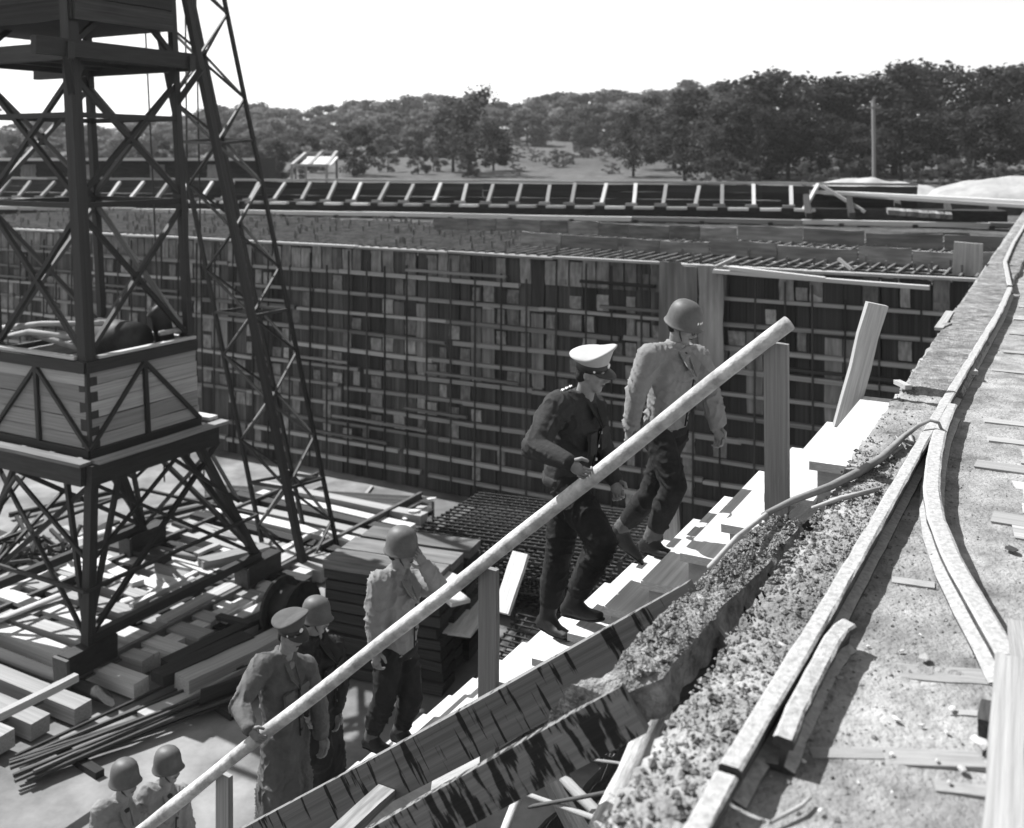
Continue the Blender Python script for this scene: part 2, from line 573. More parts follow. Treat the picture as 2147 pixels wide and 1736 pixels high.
m = MB(); m.box(Tr(5, .55, -.48), LD * 44, LB * 1.1, Z * .84); m.build('base_fill', M_dark, br)
for a in np.arange(-15, 27, 2.3):
    piece('stub_post', br, Tr(a, -.72, -1.0), Tr(a, -.72, -.5), .16, .14, M_dark, up=LB)

cb = empty('plank_gangway', P(1900, 440, 33), 'pale plank gangway on timbers at the end of the braced boarding', 'gangway')
piece('plank', cb, P(1640, 398, 36.5), P(2180, 426, 31), .6, .12, M_fresh)
piece('plank', cb, P(1700, 404, 36), P(2180, 434, 30.6), .5, .10, M_wood)
for u in (1690, 1780, 1880, 1985, 2080):
    piece('bearer', cb, P(u, 412 + (u - 1690) * .05, 34.5), P(u + 6, 452, 33.6), .22, .2, M_dark, up=LD)
m = MB(); m.box(P(1920, 434, 36.5), LD * 9.5, LB * .5, Z * .5); m.build('back_board', M_dark, cb)
for q in range(11):
    u = 1865 + q * 12 + random.uniform(-3, 3)
    tag(piece('timber_offcut', None, P(u, 440 + q * .9, 31), P(u + 4, 446 + q * .9, 29.8), .17, .14, M_form_l), 'short timber offcut in the row under the plank gangway', 'offcut', 'timber offcuts under the gangway')


def mound(name, label, c, rx, ry, h):
    rows = []
    for i in range(22):
        r = []
        for j in range(40):
            a = -1 + 2 * i / 21; b = -1 + 2 * j / 39
            q = max(0, 1 - a * a) * max(0, 1 - b * b)
            p = c + LD * b * rx + LB * a * ry
            p.z = c.z - .12 + h * q ** .7 * (1 + .25 * noise.noise(Vector((a * 2, b * 4, h)))) + noise.noise(p * 1.3) * .08 * q
            r.append(p)
        rows.append(r)
    return tag(grid_obj(name, rows, M_sand), label, 'sand heap')


c1 = P(1830, 401, 50); c1.z = -.5
mound('sand_heap', 'low smooth pale sand heap below the lone pole', c1, 4.2, 3, 1.25)
c2 = P(2160, 401, 46); c2.z = -.5
mound('sand_heap', 'larger pale sand heap running off the right edge', c2, 5.2, 3, 1.4)

pole = empty('utility_pole', P(1832, 372, 78) * 1.0, 'slim upright utility pole standing before the dark trees', 'pole')
piece('pole_shaft', pole, (P(1833, 380, 78)), P(1831, 214, 78), .3, .3, M_wood, lib=LOGS, up=LB)
piece('cross_arm', pole, P(1818, 226, 77.8), P(1844, 226, 77.8), .12, .12, M_wood)

# low boarded shed roof at left and the frame beside it
sh = empty('long_shed', P(250, 365, 60), 'long low dark shed with pale eaves beyond the crane', 'shed')
m = MB(); m.box(P(240, 356, 62), Vector((19, 0, 0)), Vector((0, 4, 0)), Z * 1.5); m.build('wall', M_dark, sh)
piece('roof', sh, P(-60, 334, 61), P(545, 334, 61), 5.4, .16, M_fresh)
for u in (60, 190, 330, 450):
    piece('door', sh, P(u, 345, 59.9), P(u, 372, 59.9), .9, .06, M_wood, up=Vector((0, 1, 0)))
fr = empty('open_roof_frame', P(655, 352, 62), 'skeletal slanting roof frame with one pale panel left of the field', 'frame')
fa, fb, fc, fd = P(612, 346, 60), P(685, 347, 60), P(641, 321, 63.5), P(706, 318, 63.5)
for a_, b_ in ((fa, fc), (fb, fd), (fa, fb), (fc, fd), ((fa + fb) / 2, (fc + fd) / 2)):
    piece('rafter', fr, a_, b_, .18, .15, M_wood)
for a_ in (fa, fb, fc, fd):
    piece('post', fr, a_, Vector((a_.x, a_.y, -.7)), .14, .14, M_wood)
piece('roof_panel', fr, fa * .35 + fb * .65, fc * .35 + fd * .65 + (fb - fa) * .0 - (fd - fb) * .35, 1.9, .05, M_fresh)

# ================================================================== TREES
def tree_meshes(seed, H=10., width=.38, nb=26, leaf=.42, per=170, low=.22, open_=.0):
    r = np.random.default_rng(seed); rr = random.Random(seed)
    tm = MB()
    top = Vector((rr.uniform(-.4, .4), rr.uniform(-.4, .4), H * .62))
    trunk = [Vector((0, 0, -1.2)), Vector((.05, .03, H * .15)), Vector((top.x * .5, top.y * .5, H * .38)), top]
    tm.tube(trunk, [H * .026, H * .02, H * .015, H * .006], 7)
    centers = []
    for i in range(nb):
        z = H * (low + (1 - low - .06) * (i + .5) / nb)
        q = (z / H - low) / (1 - low)
        rad = H * width * (math.sin(math.pi * min(1, .18 + .80 * q)) ** .7) * rr.uniform(.35, 1.)
        a = rr.uniform(0, 2 * math.pi)
        c = Vector((math.cos(a) * rad, math.sin(a) * rad, z))
        centers.append(c)
        if i % 2 == 0:
            s0 = trunk[1].lerp(trunk[3], min(.95, max(0.05, q * .8)))
            mid = (s0 + c) / 2 + Vector((0, 0, -.2))
            tm.tube([s0, mid, c], [H * .008, H * .005, H * .002], 5)
    V = []; 
    for c in centers:
        br_ = H * rr.uniform(.075, .135)
        n = int(per * rr.uniform(.7, 1.2))
        dirs = r.normal(size=(n, 3)); dirs /= np.linalg.norm(dirs, axis=1)[:, None]
        rad = br_ * (r.random(n) ** .35) * np.where(r.random(n) < .12, 1.35, 1.)
        pos = np.array(c) + dirs * rad[:, None] * np.array([1.15, 1.15, .8])
        nr = dirs * .6 + r.normal(size=(n, 3)) * .55 + np.array([0, 0, .35]); nr /= np.linalg.norm(nr, axis=1)[:, None]
        t = np.cross(nr, r.normal(size=(n, 3))); t /= np.linalg.norm(t, axis=1)[:, None]
        b = np.cross(nr, t)
        s_ = leaf * r.uniform(.55, 1.25, n)[:, None]
        V.append(np.stack([pos - t * s_ * .5, pos + b * s_ * .32, pos + t * s_ * .5, pos - b * s_ * .32], 1))
    V = np.concatenate(V).reshape(-1, 3)
    nf = len(V) // 4
    me = bpy.data.meshes.new('crown')
    me.vertices.add(len(V)); me.vertices.foreach_set('co', V.ravel())
    me.loops.add(nf * 4); me.loops.foreach_set('vertex_index', np.arange(nf * 4))
    me.polygons.add(nf); me.polygons.foreach_set('loop_start', np.arange(0, nf * 4, 4)); me.polygons.foreach_set('loop_total', np.full(nf, 4))
    me.update(); me.validate()
    me.materials.append(None)
    t_me = tm.mesh('trunk', smooth=True); t_me.materials.append(M_bark)
    return t_me, me


TV = [tree_meshes(21, nb=30, width=.36), tree_meshes(22, nb=26, width=.42, low=.18), tree_meshes(23, nb=32, width=.33, low=.12),
      tree_meshes(24, nb=22, width=.30, low=.25), tree_meshes(25, nb=28, width=.46, low=.05, per=170)]
FAR = [tree_meshes(28, nb=34, width=.5, low=.02, per=130, leaf=.75), tree_meshes(29, nb=32, width=.44, low=.03, per=130, leaf=.75)]
SLIM = tree_meshes(26, nb=20, width=.22, per=70, low=.12)
BUSH = tree_meshes(27, nb=26, width=.62, low=.02, per=150, leaf=.6)


def tree(x, y, h, var, label, group, mi=None, cat='tree', name='broadleaf_tree', sx=1.0):
    z = Hz(x, y)
    s_ = h / 10.
    t_me, c_me = var
    root = bpy.data.objects.new(name, None)
    M = Matrix.Translation((x, y, z)) @ Matrix.Rotation(random.uniform(0, 6.28), 4, 'Z') @ Matrix.Diagonal((s_ * sx, s_ * sx, s_, 1))
    link(root, None, M); tag(root, label, cat, group)
    for nm, me in (('trunk', t_me), ('crown', c_me)):
        o = bpy.data.objects.new(nm, me)
        C.objects.link(o); o.parent = root
        if nm == 'crown':
            o.material_slots[0].link = 'OBJECT'
            o.material_slots[0].material = M_leaf[random.randrange(2) if mi is None else mi]
    return root


ORD = 'first second third fourth fifth sixth seventh eighth ninth tenth eleventh twelfth thirteenth fourteenth fifteenth sixteenth seventeenth eighteenth nineteenth twentieth'.split()
ORD += ['twenty-' + o for o in ORD[:9]] + ['thirtieth'] + ['thirty-' + o for o in ORD[:9]] + ['fortieth'] + ['forty-' + o for o in ORD[:9]] + ['fiftieth'] + ['fifty-' + o for o in ORD[:9]]
SKY = [(-150, 262), (0, 262), (90, 245), (180, 262), (300, 250), (420, 232), (530, 212), (620, 222), (700, 222), (770, 205), (850, 200), (960, 190), (1060, 205), (1150, 196),
       (1260, 182), (1340, 178), (1400, 186), (1460, 170), (1530, 172), (1600, 140), (1650, 150), (1720, 150), (1790, 158), (1850, 138), (1900, 122), (1960, 130), (2010, 126), (2080, 124), (2160, 120), (2400, 118)]


def skyv(u):
    for (a, va), (b, vb) in zip(SKY, SKY[1:]):
        if a <= u <= b: return va + (vb - va) * (u - a) / (b - a)
    return SKY[-1][1]


def tree_at(u, y, vtop, *a, **k):
    x = (u - CU) * y / FPX
    zt = EYE - (vtop - HV) * y / FPX
    return tree(x, y, max(2.0, zt - Hz(x, y)), *a, **k)


for i, u in enumerate(range(-140, 1560, 34)):                       # skyline wood on the ridge
    uu = u + random.uniform(-16, 16)
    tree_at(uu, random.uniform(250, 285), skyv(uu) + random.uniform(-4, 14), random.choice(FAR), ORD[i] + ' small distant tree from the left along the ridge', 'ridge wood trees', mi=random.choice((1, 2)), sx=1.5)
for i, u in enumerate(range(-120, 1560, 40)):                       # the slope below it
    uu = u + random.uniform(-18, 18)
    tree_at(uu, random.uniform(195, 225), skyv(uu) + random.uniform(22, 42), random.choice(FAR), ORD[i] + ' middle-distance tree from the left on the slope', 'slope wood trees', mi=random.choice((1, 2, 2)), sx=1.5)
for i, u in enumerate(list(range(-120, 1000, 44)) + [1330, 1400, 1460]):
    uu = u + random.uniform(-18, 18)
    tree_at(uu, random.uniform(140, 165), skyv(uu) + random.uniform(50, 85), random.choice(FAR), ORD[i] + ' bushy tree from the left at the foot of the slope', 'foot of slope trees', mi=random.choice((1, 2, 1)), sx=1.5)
for i, u in enumerate(range(-100, 1000, 64)):
    uu = u + random.uniform(-18, 18)
    tree_at(uu, random.uniform(92, 112), 305 + random.uniform(-25, 20), random.choice([BUSH, TV[4]]), ORD[i] + ' scrubby bush from the left at the edge of the works', 'scrub at the edge of the works', cat='bush', name='scrub_bush')
for i, u in enumerate(range(1410, 2260, 58)):         # tall near wood at right
    uu = u + random.uniform(-12, 12)
    tree_at(uu, random.uniform(100, 116), skyv(uu) + random.uniform(-3, 14), random.choice(TV), ORD[i] + ' tall tree from the left in the back row of the dark wood', 'dark wood at right', mi=0, sx=1.4)
for i, u in enumerate(range(1440, 2260, 74)):
    uu = u + random.uniform(-14, 14)
    tree_at(uu, random.uniform(86, 96), skyv(uu) + random.uniform(60, 110), random.choice(TV), ORD[i] + ' tree from the left in the front row of the dark wood', 'front trees of the dark wood', mi=0, sx=1.35)
for i, u in enumerate((1480, 1560, 1700, 1760, 1925, 2000, 2090, 2150)):
    tree_at(u, random.uniform(74, 82), 345 + random.uniform(-15, 15), BUSH, ORD[i] + ' low bush from the left at the foot of the dark wood', 'bushes under the dark wood', mi=1, cat='bush', name='scrub_bush')
for i in range(20):
    uu = 1045 + i * 14 + random.uniform(-8, 8); yy = random.uniform(105, 190)
    p = P(uu, 330, yy)
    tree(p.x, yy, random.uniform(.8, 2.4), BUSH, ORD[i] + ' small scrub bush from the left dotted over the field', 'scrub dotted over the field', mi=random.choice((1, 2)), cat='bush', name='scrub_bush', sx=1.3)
tree_at(985, 104, 178, SLIM, 'tall ragged tree with thin top left of the field', None, mi=0, sx=1.5)
tree_at(950, 110, 215, TV[3], 'leafy tree close behind the ragged thin-topped tree', None, sx=1.1)
tree_at(1035, 112, 255, TV[2], 'rounded tree at the left edge of the field', None, mi=0, sx=1.1)
tree_at(1328, 100, 232, TV[1], 'dark round-crowned tree at the right edge of the field', None, mi=0, sx=1.0)
tree_at(1224, 165, 262, TV[0], 'small dark lone tree in the upper field', None, mi=0)
tree_at(742, 104, 262, TV[4], 'dark spreading bush tree right of the roof frame', None, mi=0, sx=1.1)
tree_at(578, 88, 292, TV[2], 'dark narrow tree left of the roof frame', None, mi=0, sx=.9)
for (u, v) in ((1000, 262), (1062, 264)):
    p = P(u, v, 205); zz = Hz(p.x, p.y)
    hs = empty('far_cottage', (p.x, p.y, zz), 'tiny pale cottage among the trees on the slope', 'house', 'far cottages')
    m = MB(); m.box((p.x, p.y, zz + 2.2), Vector((2.4, 0, 0)), Vector((0, 2, 0)), Z * 1.4); m.build('wall', M_sand, hs)
    m = MB(); q = zz + 2.9
    m.add([(p.x - 1.4, p.y - 1.3, q), (p.x + 1.4, p.y - 1.3, q), (p.x + 1.4, p.y + 1.3, q), (p.x - 1.4, p.y + 1.3, q), (p.x - 1.4, p.y, q + .7), (p.x + 1.4, p.y, q + .7)],
          [(0, 1, 5, 4), (2, 3, 4, 5), (0, 4, 3), (1, 2, 5), (3, 2, 1, 0)])
    m.build('roof', M_wood, hs)

hz = MB(); hz.box((0, 195, 10), Vector((700, 0, 0)), Vector((0, 430, 0)), Z * 38)
M_haze = bpy.data.materials.new('haze'); M_haze.use_nodes = True
_n = M_haze.node_tree.nodes; _n.clear()
_o = _n.new('ShaderNodeOutputMaterial'); _v = _n.new('ShaderNodeVolumePrincipled')
_v.inputs['Color'].default_value = (.9, .9, .9, 1); _v.inputs['Density'].default_value = .0003; _v.inputs['Anisotropy'].default_value = .2
M_haze.node_tree.links.new(_v.outputs[0], _o.inputs['Volume'])
tag(hz.build('haze', M_haze), kind='stuff')

# ================================================================== TRAMWAY
RAILP = [(-.045, 0), (.045, 0), (.045, .010), (.008, .022), (.008, .070), (.031, .078), (.031, .100), (.022, .106), (-.022, .106), (-.031, .100), (-.031, .078), (-.008, .070), (-.008, .022), (-.045, .010)]


def rail(pts, sc=1.0, jit=.0, name='rail', label=None, roll=0.0, sub=.12, group=None, sw=1.0):
    pts = [Vector(p) for p in pts]
    fine = []
    for a, b in zip(pts, pts[1:]):
        n = max(1, int((b - a).length / sub))
        for i in range(n): fine.append(a.lerp(b, i / n))
    fine.append(pts[-1])
    m = MB(); n = len(RAILP)
    for i, p in enumerate(fine):
        a = fine[max(i - 1, 0)]; b = fine[min(i + 1, len(fine) - 1)]
        d = (b - a).normalized(); x = d.cross(Z).normalized(); u = Z.copy()
        for (px, pz) in RAILP:
            j = Vector((noise.noise(Vector((i * .7, px * 90, 1))), noise.noise(Vector((i * .7, pz * 90, 4))), 0)) * jit
            xx = px * sc * sw + j.x; zz = (pz * sc + j.y)
            if roll:
                xx, zz = xx * math.cos(roll) - (zz - .05) * math.sin(roll), xx * math.sin(roll) + (zz - .05) * math.cos(roll) + .05
            m.v.append(tuple(p + x * xx + u * zz))
    for i in range(len(fine) - 1):
        for k in range(n):
            a = i * n + k; b = i * n + (k + 1) % n
            m.f.append((a, b, b + n, a + n))
    m.f.append(tuple(range(n))); m.f.append(tuple((len(fine) - 1) * n + k for k in range(n))[::-1])
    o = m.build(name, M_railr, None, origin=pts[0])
    return tag(o, label, 'rail', group)


def Gd(u, v, z=.106):
    p = G(u, v, z); p.z = 0.0
    return p


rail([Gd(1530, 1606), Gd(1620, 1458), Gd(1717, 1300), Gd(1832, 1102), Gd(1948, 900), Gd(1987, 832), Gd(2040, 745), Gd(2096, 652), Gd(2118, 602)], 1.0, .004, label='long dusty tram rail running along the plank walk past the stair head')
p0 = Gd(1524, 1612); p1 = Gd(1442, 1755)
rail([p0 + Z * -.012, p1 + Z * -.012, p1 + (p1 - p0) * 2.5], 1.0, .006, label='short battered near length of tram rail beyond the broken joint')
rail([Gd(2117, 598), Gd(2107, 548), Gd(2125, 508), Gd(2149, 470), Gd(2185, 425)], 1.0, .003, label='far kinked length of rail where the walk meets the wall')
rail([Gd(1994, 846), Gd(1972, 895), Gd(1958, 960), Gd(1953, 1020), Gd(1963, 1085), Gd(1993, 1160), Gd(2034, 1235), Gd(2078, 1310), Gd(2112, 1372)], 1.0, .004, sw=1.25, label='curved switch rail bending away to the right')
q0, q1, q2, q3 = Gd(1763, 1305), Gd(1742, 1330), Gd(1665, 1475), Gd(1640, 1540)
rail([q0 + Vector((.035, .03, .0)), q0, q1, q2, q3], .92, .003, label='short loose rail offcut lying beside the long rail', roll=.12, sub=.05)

# timbers at the lower right
tag(piece('squared_timber', None, G(2118, 1418, .16), G(2098, 1900, .16), .085, .12, M_wood), 'squared pale timber lying at the end of the switch rail', 'timber')
tag(piece('squared_timber', None, G(2140, 1330, .10), G(2215, 1760, .17), .08, .10, M_wood), 'second pale timber crossing at the lower right corner', 'timber')
tag(piece('squared_timber', None, G(2098, 1500, .05), G(2092, 1545, .05), .10, .08, M_dark), 'short dark block wedged under the pale timber', 'block')

# planks showing through the dirt
for v, th in ((642, .1), (668, .1), (700, .1), (738, .10), (780, .10), (886, .13), (924, .12), (982, .13), (1090, .14), (1232, .16)):
    g = G(2100, v); r = g - E0
    mm = r.dot(T)
    n0 = {642: .62, 668: .6, 700: .6, 738: .6, 780: .55, 886: .6, 924: .65, 982: .62, 1090: .75, 1232: .98}[v]
    a = random.uniform(-.03, .03)
    piece('plank', walk, Wk(mm - a + .0, n0, -.004), Wk(mm + a - .02, 4.4, -.003), th * random.uniform(.8, 1.1), .030, M_deck)
for (u0, v0, u1, v1, w) in ((1885, 1412, 2075, 1428, .10), (1775, 1590, 2060, 1602, .08), (1700, 1585, 1850, 1590, .05), (1870, 1220, 1960, 1232, .06), (1960, 1655, 2080, 1668, .05), (1990, 1500, 2060, 1503, .03)):
    piece('plank', walk, G(u0, v0, -.011), G(u1, v1, -.007), w, .024, M_deck)
mm = 1.2
while mm < 13:                                          # the weathered decking, worn through the dirt
    w = random.uniform(.11, .2)
    n0 = .80 + max(0, 2.6 - mm) * .30 + random.uniform(0, .1)
    z = random.uniform(-.012, -.003); a = random.uniform(-.02, .02)
    piece('plank', walk, Wk(mm + w / 2 - a, n0, z), Wk(mm + w / 2 + a, 4.3, z + random.uniform(-.006, .006)), w, .03, M_deck2)
    mm += w + random.uniform(.004, .12)
# dirty boards along the left edge past the stair head
e0, e1 = G(1893, 812, .05), G(2108, 478, .05)
dirn = (e1 - e0).normalized()
EDGE = [(e0, e0 + dirn * 9.5, e1)]
for (ua, va, ub, vb, w) in ((1968, 690, 1992, 655, .08), (1880, 800, 1905, 812, .05), (1968, 688, 1990, 680, .06), (2030, 770, 2042, 782, .06)):
    tag(piece('splinter', None, G(ua, va, .06), G(ub, vb, .06), w, .03, M_wood), 'pale wood splinter on the edge of the walk', 'splinter', 'splinters along the walk edge')

# crumbs and pebbles: one mass; and the bigger stones singly
def rock_mesh(seed):
    bm = bmesh.new(); bmesh.ops.create_icosphere(bm, subdivisions=1, radius=.5)
    rr = random.Random(seed)
    for v in bm.verts:
        v.co *= rr.uniform(.62, 1.1)
        v.co.z *= .5
    me = bpy.data.meshes.new('stone'); bm.to_mesh(me); bm.free(); me.materials.append(None)
    return me


ROCKS = [rock_mesh(i) for i in range(6)]


def stone(p, s_, label, group=None, mt=None, flat=1.):
    o = bpy.data.objects.new('stone', random.choice(ROCKS))
    M = Matrix.Translation(p) @ Matrix.Rotation(random.uniform(0, 6.28), 4, 'Z') @ Matrix.Diagonal((s_ * random.uniform(.8, 1.5), s_ * random.uniform(.6, 1), s_ * flat, 1))
    link(o, None, M)
    o.material_slots[0].link = 'OBJECT'; o.material_slots[0].material = mt or M_stone
    return tag(o, label, 'stone', group)


for (u, v, px) in ((1640, 1352, 26), (1880, 1508, 24), (1997, 1487, 22), (1932, 1520, 12), (1852, 1482, 12), (1870, 1580, 12), (2018, 1612, 22), (1985, 1535, 16), (1930, 1330, 10), (1890, 1365, 14), (1820, 1355, 14),
                   (1735, 1385, 26), (1710, 1390, 16), (1690, 1430, 20), (1655, 1510, 16), (1800, 1640, 10), (1870, 1660, 10), (1760, 1420, 14), (1685, 1595, 14), (1640, 1600, 16), (1720, 1700, 18), (1990, 1640, 14), (1965, 1595, 14), (1905, 1700, 10)):
    g = G(u, v, .01)
    stone(g, px * g.y / FPX, 'pale stone lying on the trodden dirt right of the long rail', 'stones on the walk')
tag(stone(G(2052, 1555, .03), .055, 'x', None), 'angular pale stone beside the squared timber', 'stone')
tag(stone(G(1940, 1378, .02), .05, 'x', None, M_wood, .5), 'flat chip of wood-like stone on the dirt between the rails', 'stone')
tag(stone(G(2120, 1150, .02), .06, 'x', None, M_dark, .4), 'dark flat chip on the planks near the right edge', 'chip')

m = MB()
oc = [(1, 0, 0), (-1, 0, 0), (0, 1, 0), (0, -1, 0), (0, 0, 1), (0, 0, -1)]
of = [(0, 2, 4), (2, 1, 4), (1, 3, 4), (3, 0, 4), (2, 0, 5), (1, 2, 5), (3, 1, 5), (0, 3, 5)]
for i in range(9500):
    mm = random.uniform(-1.4, 3.6) if i < 8000 else random.uniform(3.6, 12)
    strip = random.random() < .6
    n = random.uniform(0.0, .24) if strip else random.choice((random.uniform(.3, .6), random.uniform(.3, 2.4)))
    s_ = (random.uniform(.003, .011) if random.random() < .93 else random.uniform(.010, .02)) * (1 if strip else .62)
    if not strip and random.random() < .5: continue
    c = Wk(mm, n, dirt_z(mm, n) + s_ * .2)
    a = random.uniform(.7, 1.3); b = random.uniform(.6, 1.2); rz = random.uniform(0, 6.28)
    cs, sn = math.cos(rz), math.sin(rz)
    m.add([(c.x + (x * a * cs - y * b * sn) * s_, c.y + (x * a * sn + y * b * cs) * s_, c.z + z * s_ * .7) for x, y, z in oc], of)
for i in range(2000):
    q = random.uniform(-.02, 1)
    c = P(1345, 1420, 3.36).lerp(P(1650, 1088, 4.85), q) + N * random.uniform(-.085, .085) + Z * (.036 - .032 * max(0, q - .3) / .7 + random.uniform(-.012, .014))
    s_ = random.uniform(.003, .008) if random.random() < .8 else random.uniform(.009, .02)
    m.add([(c.x + x * s_ * random.uniform(.7, 1.4), c.y + y * s_, c.z + z * s_ * .8) for x, y, z in oc], of)
tag(m.build('gravel', M_crust), 'loose crumbs of dirt and gravel strewn over the walk', 'gravel', kind='stuff')

# the dirt-crusted beam left of the walk
def crusted(name, path, label, seed, raggy=.03):
    rows_n = 120; cs = 16
    pa, pb = path[0][0], path[-1][0]
    def at_q(q):
        i = min(int(q * (len(path) - 1)), len(path) - 2); e = q * (len(path) - 1) - i
        return [path[i][j] * (1 - e) + path[i + 1][j] * e for j in range(3)]
    m = MB(); d = (pb - pa); L = d.length; x = d / L; y = x.cross(Z).normalized()
    up = y.cross(x)
    for i in range(rows_n + 1):
        q = i / rows_n; c, w, h = at_q(q)
        w *= 1 + .18 * noise.noise(Vector((q * 9, seed, 0)))
        for k in range(cs):
            t = 2 * math.pi * k / cs
            ax, az = math.cos(t), math.sin(t)
            e = max(abs(ax), abs(az)) ** .8
            px, pz = ax / e * w / 2, az / e * h / 2
            s3 = Vector((q * L * 5, px * 9 + seed, pz * 9))
            j = noise.noise(s3) * raggy + noise.noise(s3 * 3.3) * raggy * .55 + noise.noise(s3 * 8) * raggy * .22
            if az < -.3: j *= 1.5
            m.v.append(tuple(c + y * (px + ax * j) + up * (pz + az * j * .8)))
    for i in range(rows_n):
        for k in range(cs):
            a = i * cs + k; b = i * cs + (k + 1) % cs
            m.f.append((a, b, b + cs, a + cs))
    m.f.append(tuple(range(cs))[::-1]); m.f.append(tuple(rows_n * cs + k for k in range(cs)))
    return tag(m.build(name, M_crust, None, origin=pa), label, 'beam')


ba, bb = P(1345, 1420, 3.36), P(1650, 1088, 4.85)
crusted('crusted_beam', [(P(1150, 1530, 3.52) - Z * .0, .03, .03), (P(1240, 1474, 3.37) - Z * .02, .17, .12), (ba - Z * .035, .18, .14), (ba.lerp(bb, .33) - Z * .03, .18, .14), (ba.lerp(bb, .66) - Z * .04, .18, .10), (bb - Z * .04, .18, .10)], 'thick beam caked with crumbling dirt between the steps and the walk', 3)
tag(piece('broken_board', None, P(1392, 1425, 3.46), P(1492, 1405, 3.74), .03, .17, M_dark), 'dark broken board hanging under the crusted beam', 'board')
tag(piece('broken_board', None, P(1500, 1330, 3.78), P(1548, 1392, 3.62), .025, .10, M_form_l), 'grey broken board end beside the gap under the crusted beam', 'board')
tag(piece('end_block', None, P(1640, 1130, 4.75), P(1700, 1085, 4.95), .12, .10, M_dark), 'dark end grain block at the upper end of the crusted beam', 'block')
m = MB()
for q in range(9):
    a = P(1500 + q * 12, 1300 - q * 14, 3.8 + q * .06)
    m.tube([a, a + Vector((random.uniform(-.03, .08), random.uniform(-.05, .05), random.uniform(-.16, -.05))), a + Vector((random.uniform(.0, .12), random.uniform(-.05, .05), random.uniform(-.2, -.1)))], .006, 5)
tag(m.build('root_tangle', M_dark, None, origin=P(1560, 1250, 3.9)), 'tangle of roots and wire in the gap beside the crusted beam', 'roots')

crusted('edge_plank', [(e0 + N * .2 - Z * .02, .40, .07), (e0 + dirn * 4 + N * .24 - Z * .02, .43, .07), (e0 + dirn * 9.3 + N * .32 - Z * .02, .45, .06)], 'broad dirty plank along the walk edge beyond the stair head', 8, .016)['category'] = 'plank'
crusted('edge_plank', [(e0 + dirn * 9.35 + N * .3 - Z * .02, .5, .06), (e1 + N * .5 - Z * .02, .5, .06)], 'farther broad plank at the far end of the walk', 9, .016)['category'] = 'plank'
# rope and sticks
m = MB()
rp_ = [G(1600, 1080, .02), G(1660, 1050, .05), G(1740, 1020, .04), G(1800, 990, .04), G(1850, 958, .05), G(1895, 915, .06), G(1925, 893, .13), G(1950, 881, .15), G(1968, 886, .15), G(1976, 905, .08), G(1978, 925, .02)]
m.tube(rp_, [.014, .016, .020, .023, .022, .016, .012, .010, .010, .010, .008], 7)
tag(m.build('rope', M_wood, None, origin=rp_[0], smooth=True), 'grimy knotted rope lashed round the two rails at the stair head', 'rope')
m = MB()
m.tube([G(1905, 905, .03), G(1915, 930, .02), G(1900, 925, .05), G(1880, 915, .02), G(1890, 938, .02), G(1870, 950, .03)], .012, 6)
tag(m.build('rope', M_wood, None, origin=rp_[0], smooth=True), 'loose tangled rope end on the dirt left of the rail', 'rope')
m = MB(); m.tube([G(1703, 1065, .02), G(1760, 1046, .04), G(1840, 1026, .03)], [.008, .013, .012], 6)
tag(m.build('stick', M_wood, None, origin=rp_[0], smooth=True), 'thin bare stick lying on the dirt below the rope', 'stick')
m = MB(); m.tube([G(1620, 1722, .02), G(1680, 1690, .02), G(1700, 1672, .02)], [.005, .006, .004], 6)
tag(m.build('stick', M_wood, None, origin=G(1620, 1722), smooth=True), 'thin bent twig on the dirt near the bottom edge', 'stick')
m = MB(); m.tube([P(1487, 1190, 4.05), P(1545, 1126, 4.3), P(1612, 1074, 4.75), P(1650, 1054, 5.0)], .011, 7)
tag(m.build('thin_pole', M_wood, None, origin=rp_[0], smooth=True), 'thin bent pole lying along the top of the crusted beam', 'pole')

# ================================================================== STAIRS
RISE, RUN, WID = .2175, .25, 1.75
SLOPE = RISE / RUN


def St(t, w, z):
    return O0 + S * t + T * w + Z * z


def tread_z(t):
    return -RISE * max(0, math.ceil(t / RUN - 1e-6))


NST = 27
stairs = empty('timber_stairs', St(3, .8, -3), 'steep new timber stairs descending from the walk into the pit', 'stairs')
for i in range(NST):
    z = -RISE * i
    j = random.uniform(-.015, .015)
    back = .30 if i == 0 else .255
    piece('tread', stairs, St(RUN * i - back / 2, j, z - .024), St(RUN * i - back / 2, WID + random.uniform(-.03, .03), z - .024), back + .02, .048, M_fresh, lib=STRAIGHT)
    piece('riser', stairs, St(RUN * i - .045, .05, z - RISE / 2 - .03), St(RUN * i - .045, WID - .05, z - RISE / 2 - .03), .03, RISE - .05, M_fresh, lib=STRAIGHT)
for w in (.03, WID * .5, WID - .08):                    # notched carriages
    m = MB()
    top = []; bot = []
    for i in range(NST):
        z = -RISE * i
        x0 = RUN * (i - 1) - .03; x1 = RUN * i - .03
        a = [St(x0, w, z - .052), St(x1, w, z - .052), St(x1, w, z - RISE - .2), St(x0, w, z - .2)]
        b = [p + T * .05 for p in a]
        m.add(a + b, [(0, 1, 2, 3), (7, 6, 5, 4), (0, 4, 5, 1), (3, 2, 6, 7)] + ([(0, 3, 7, 4)] if i == 0 else []) + ([(1, 5, 6, 2)]))
    m.build('carriage', M_wood, stairs)
PW = -.15


def rail_z(t):
    return .767 - .871 * (t - .109)


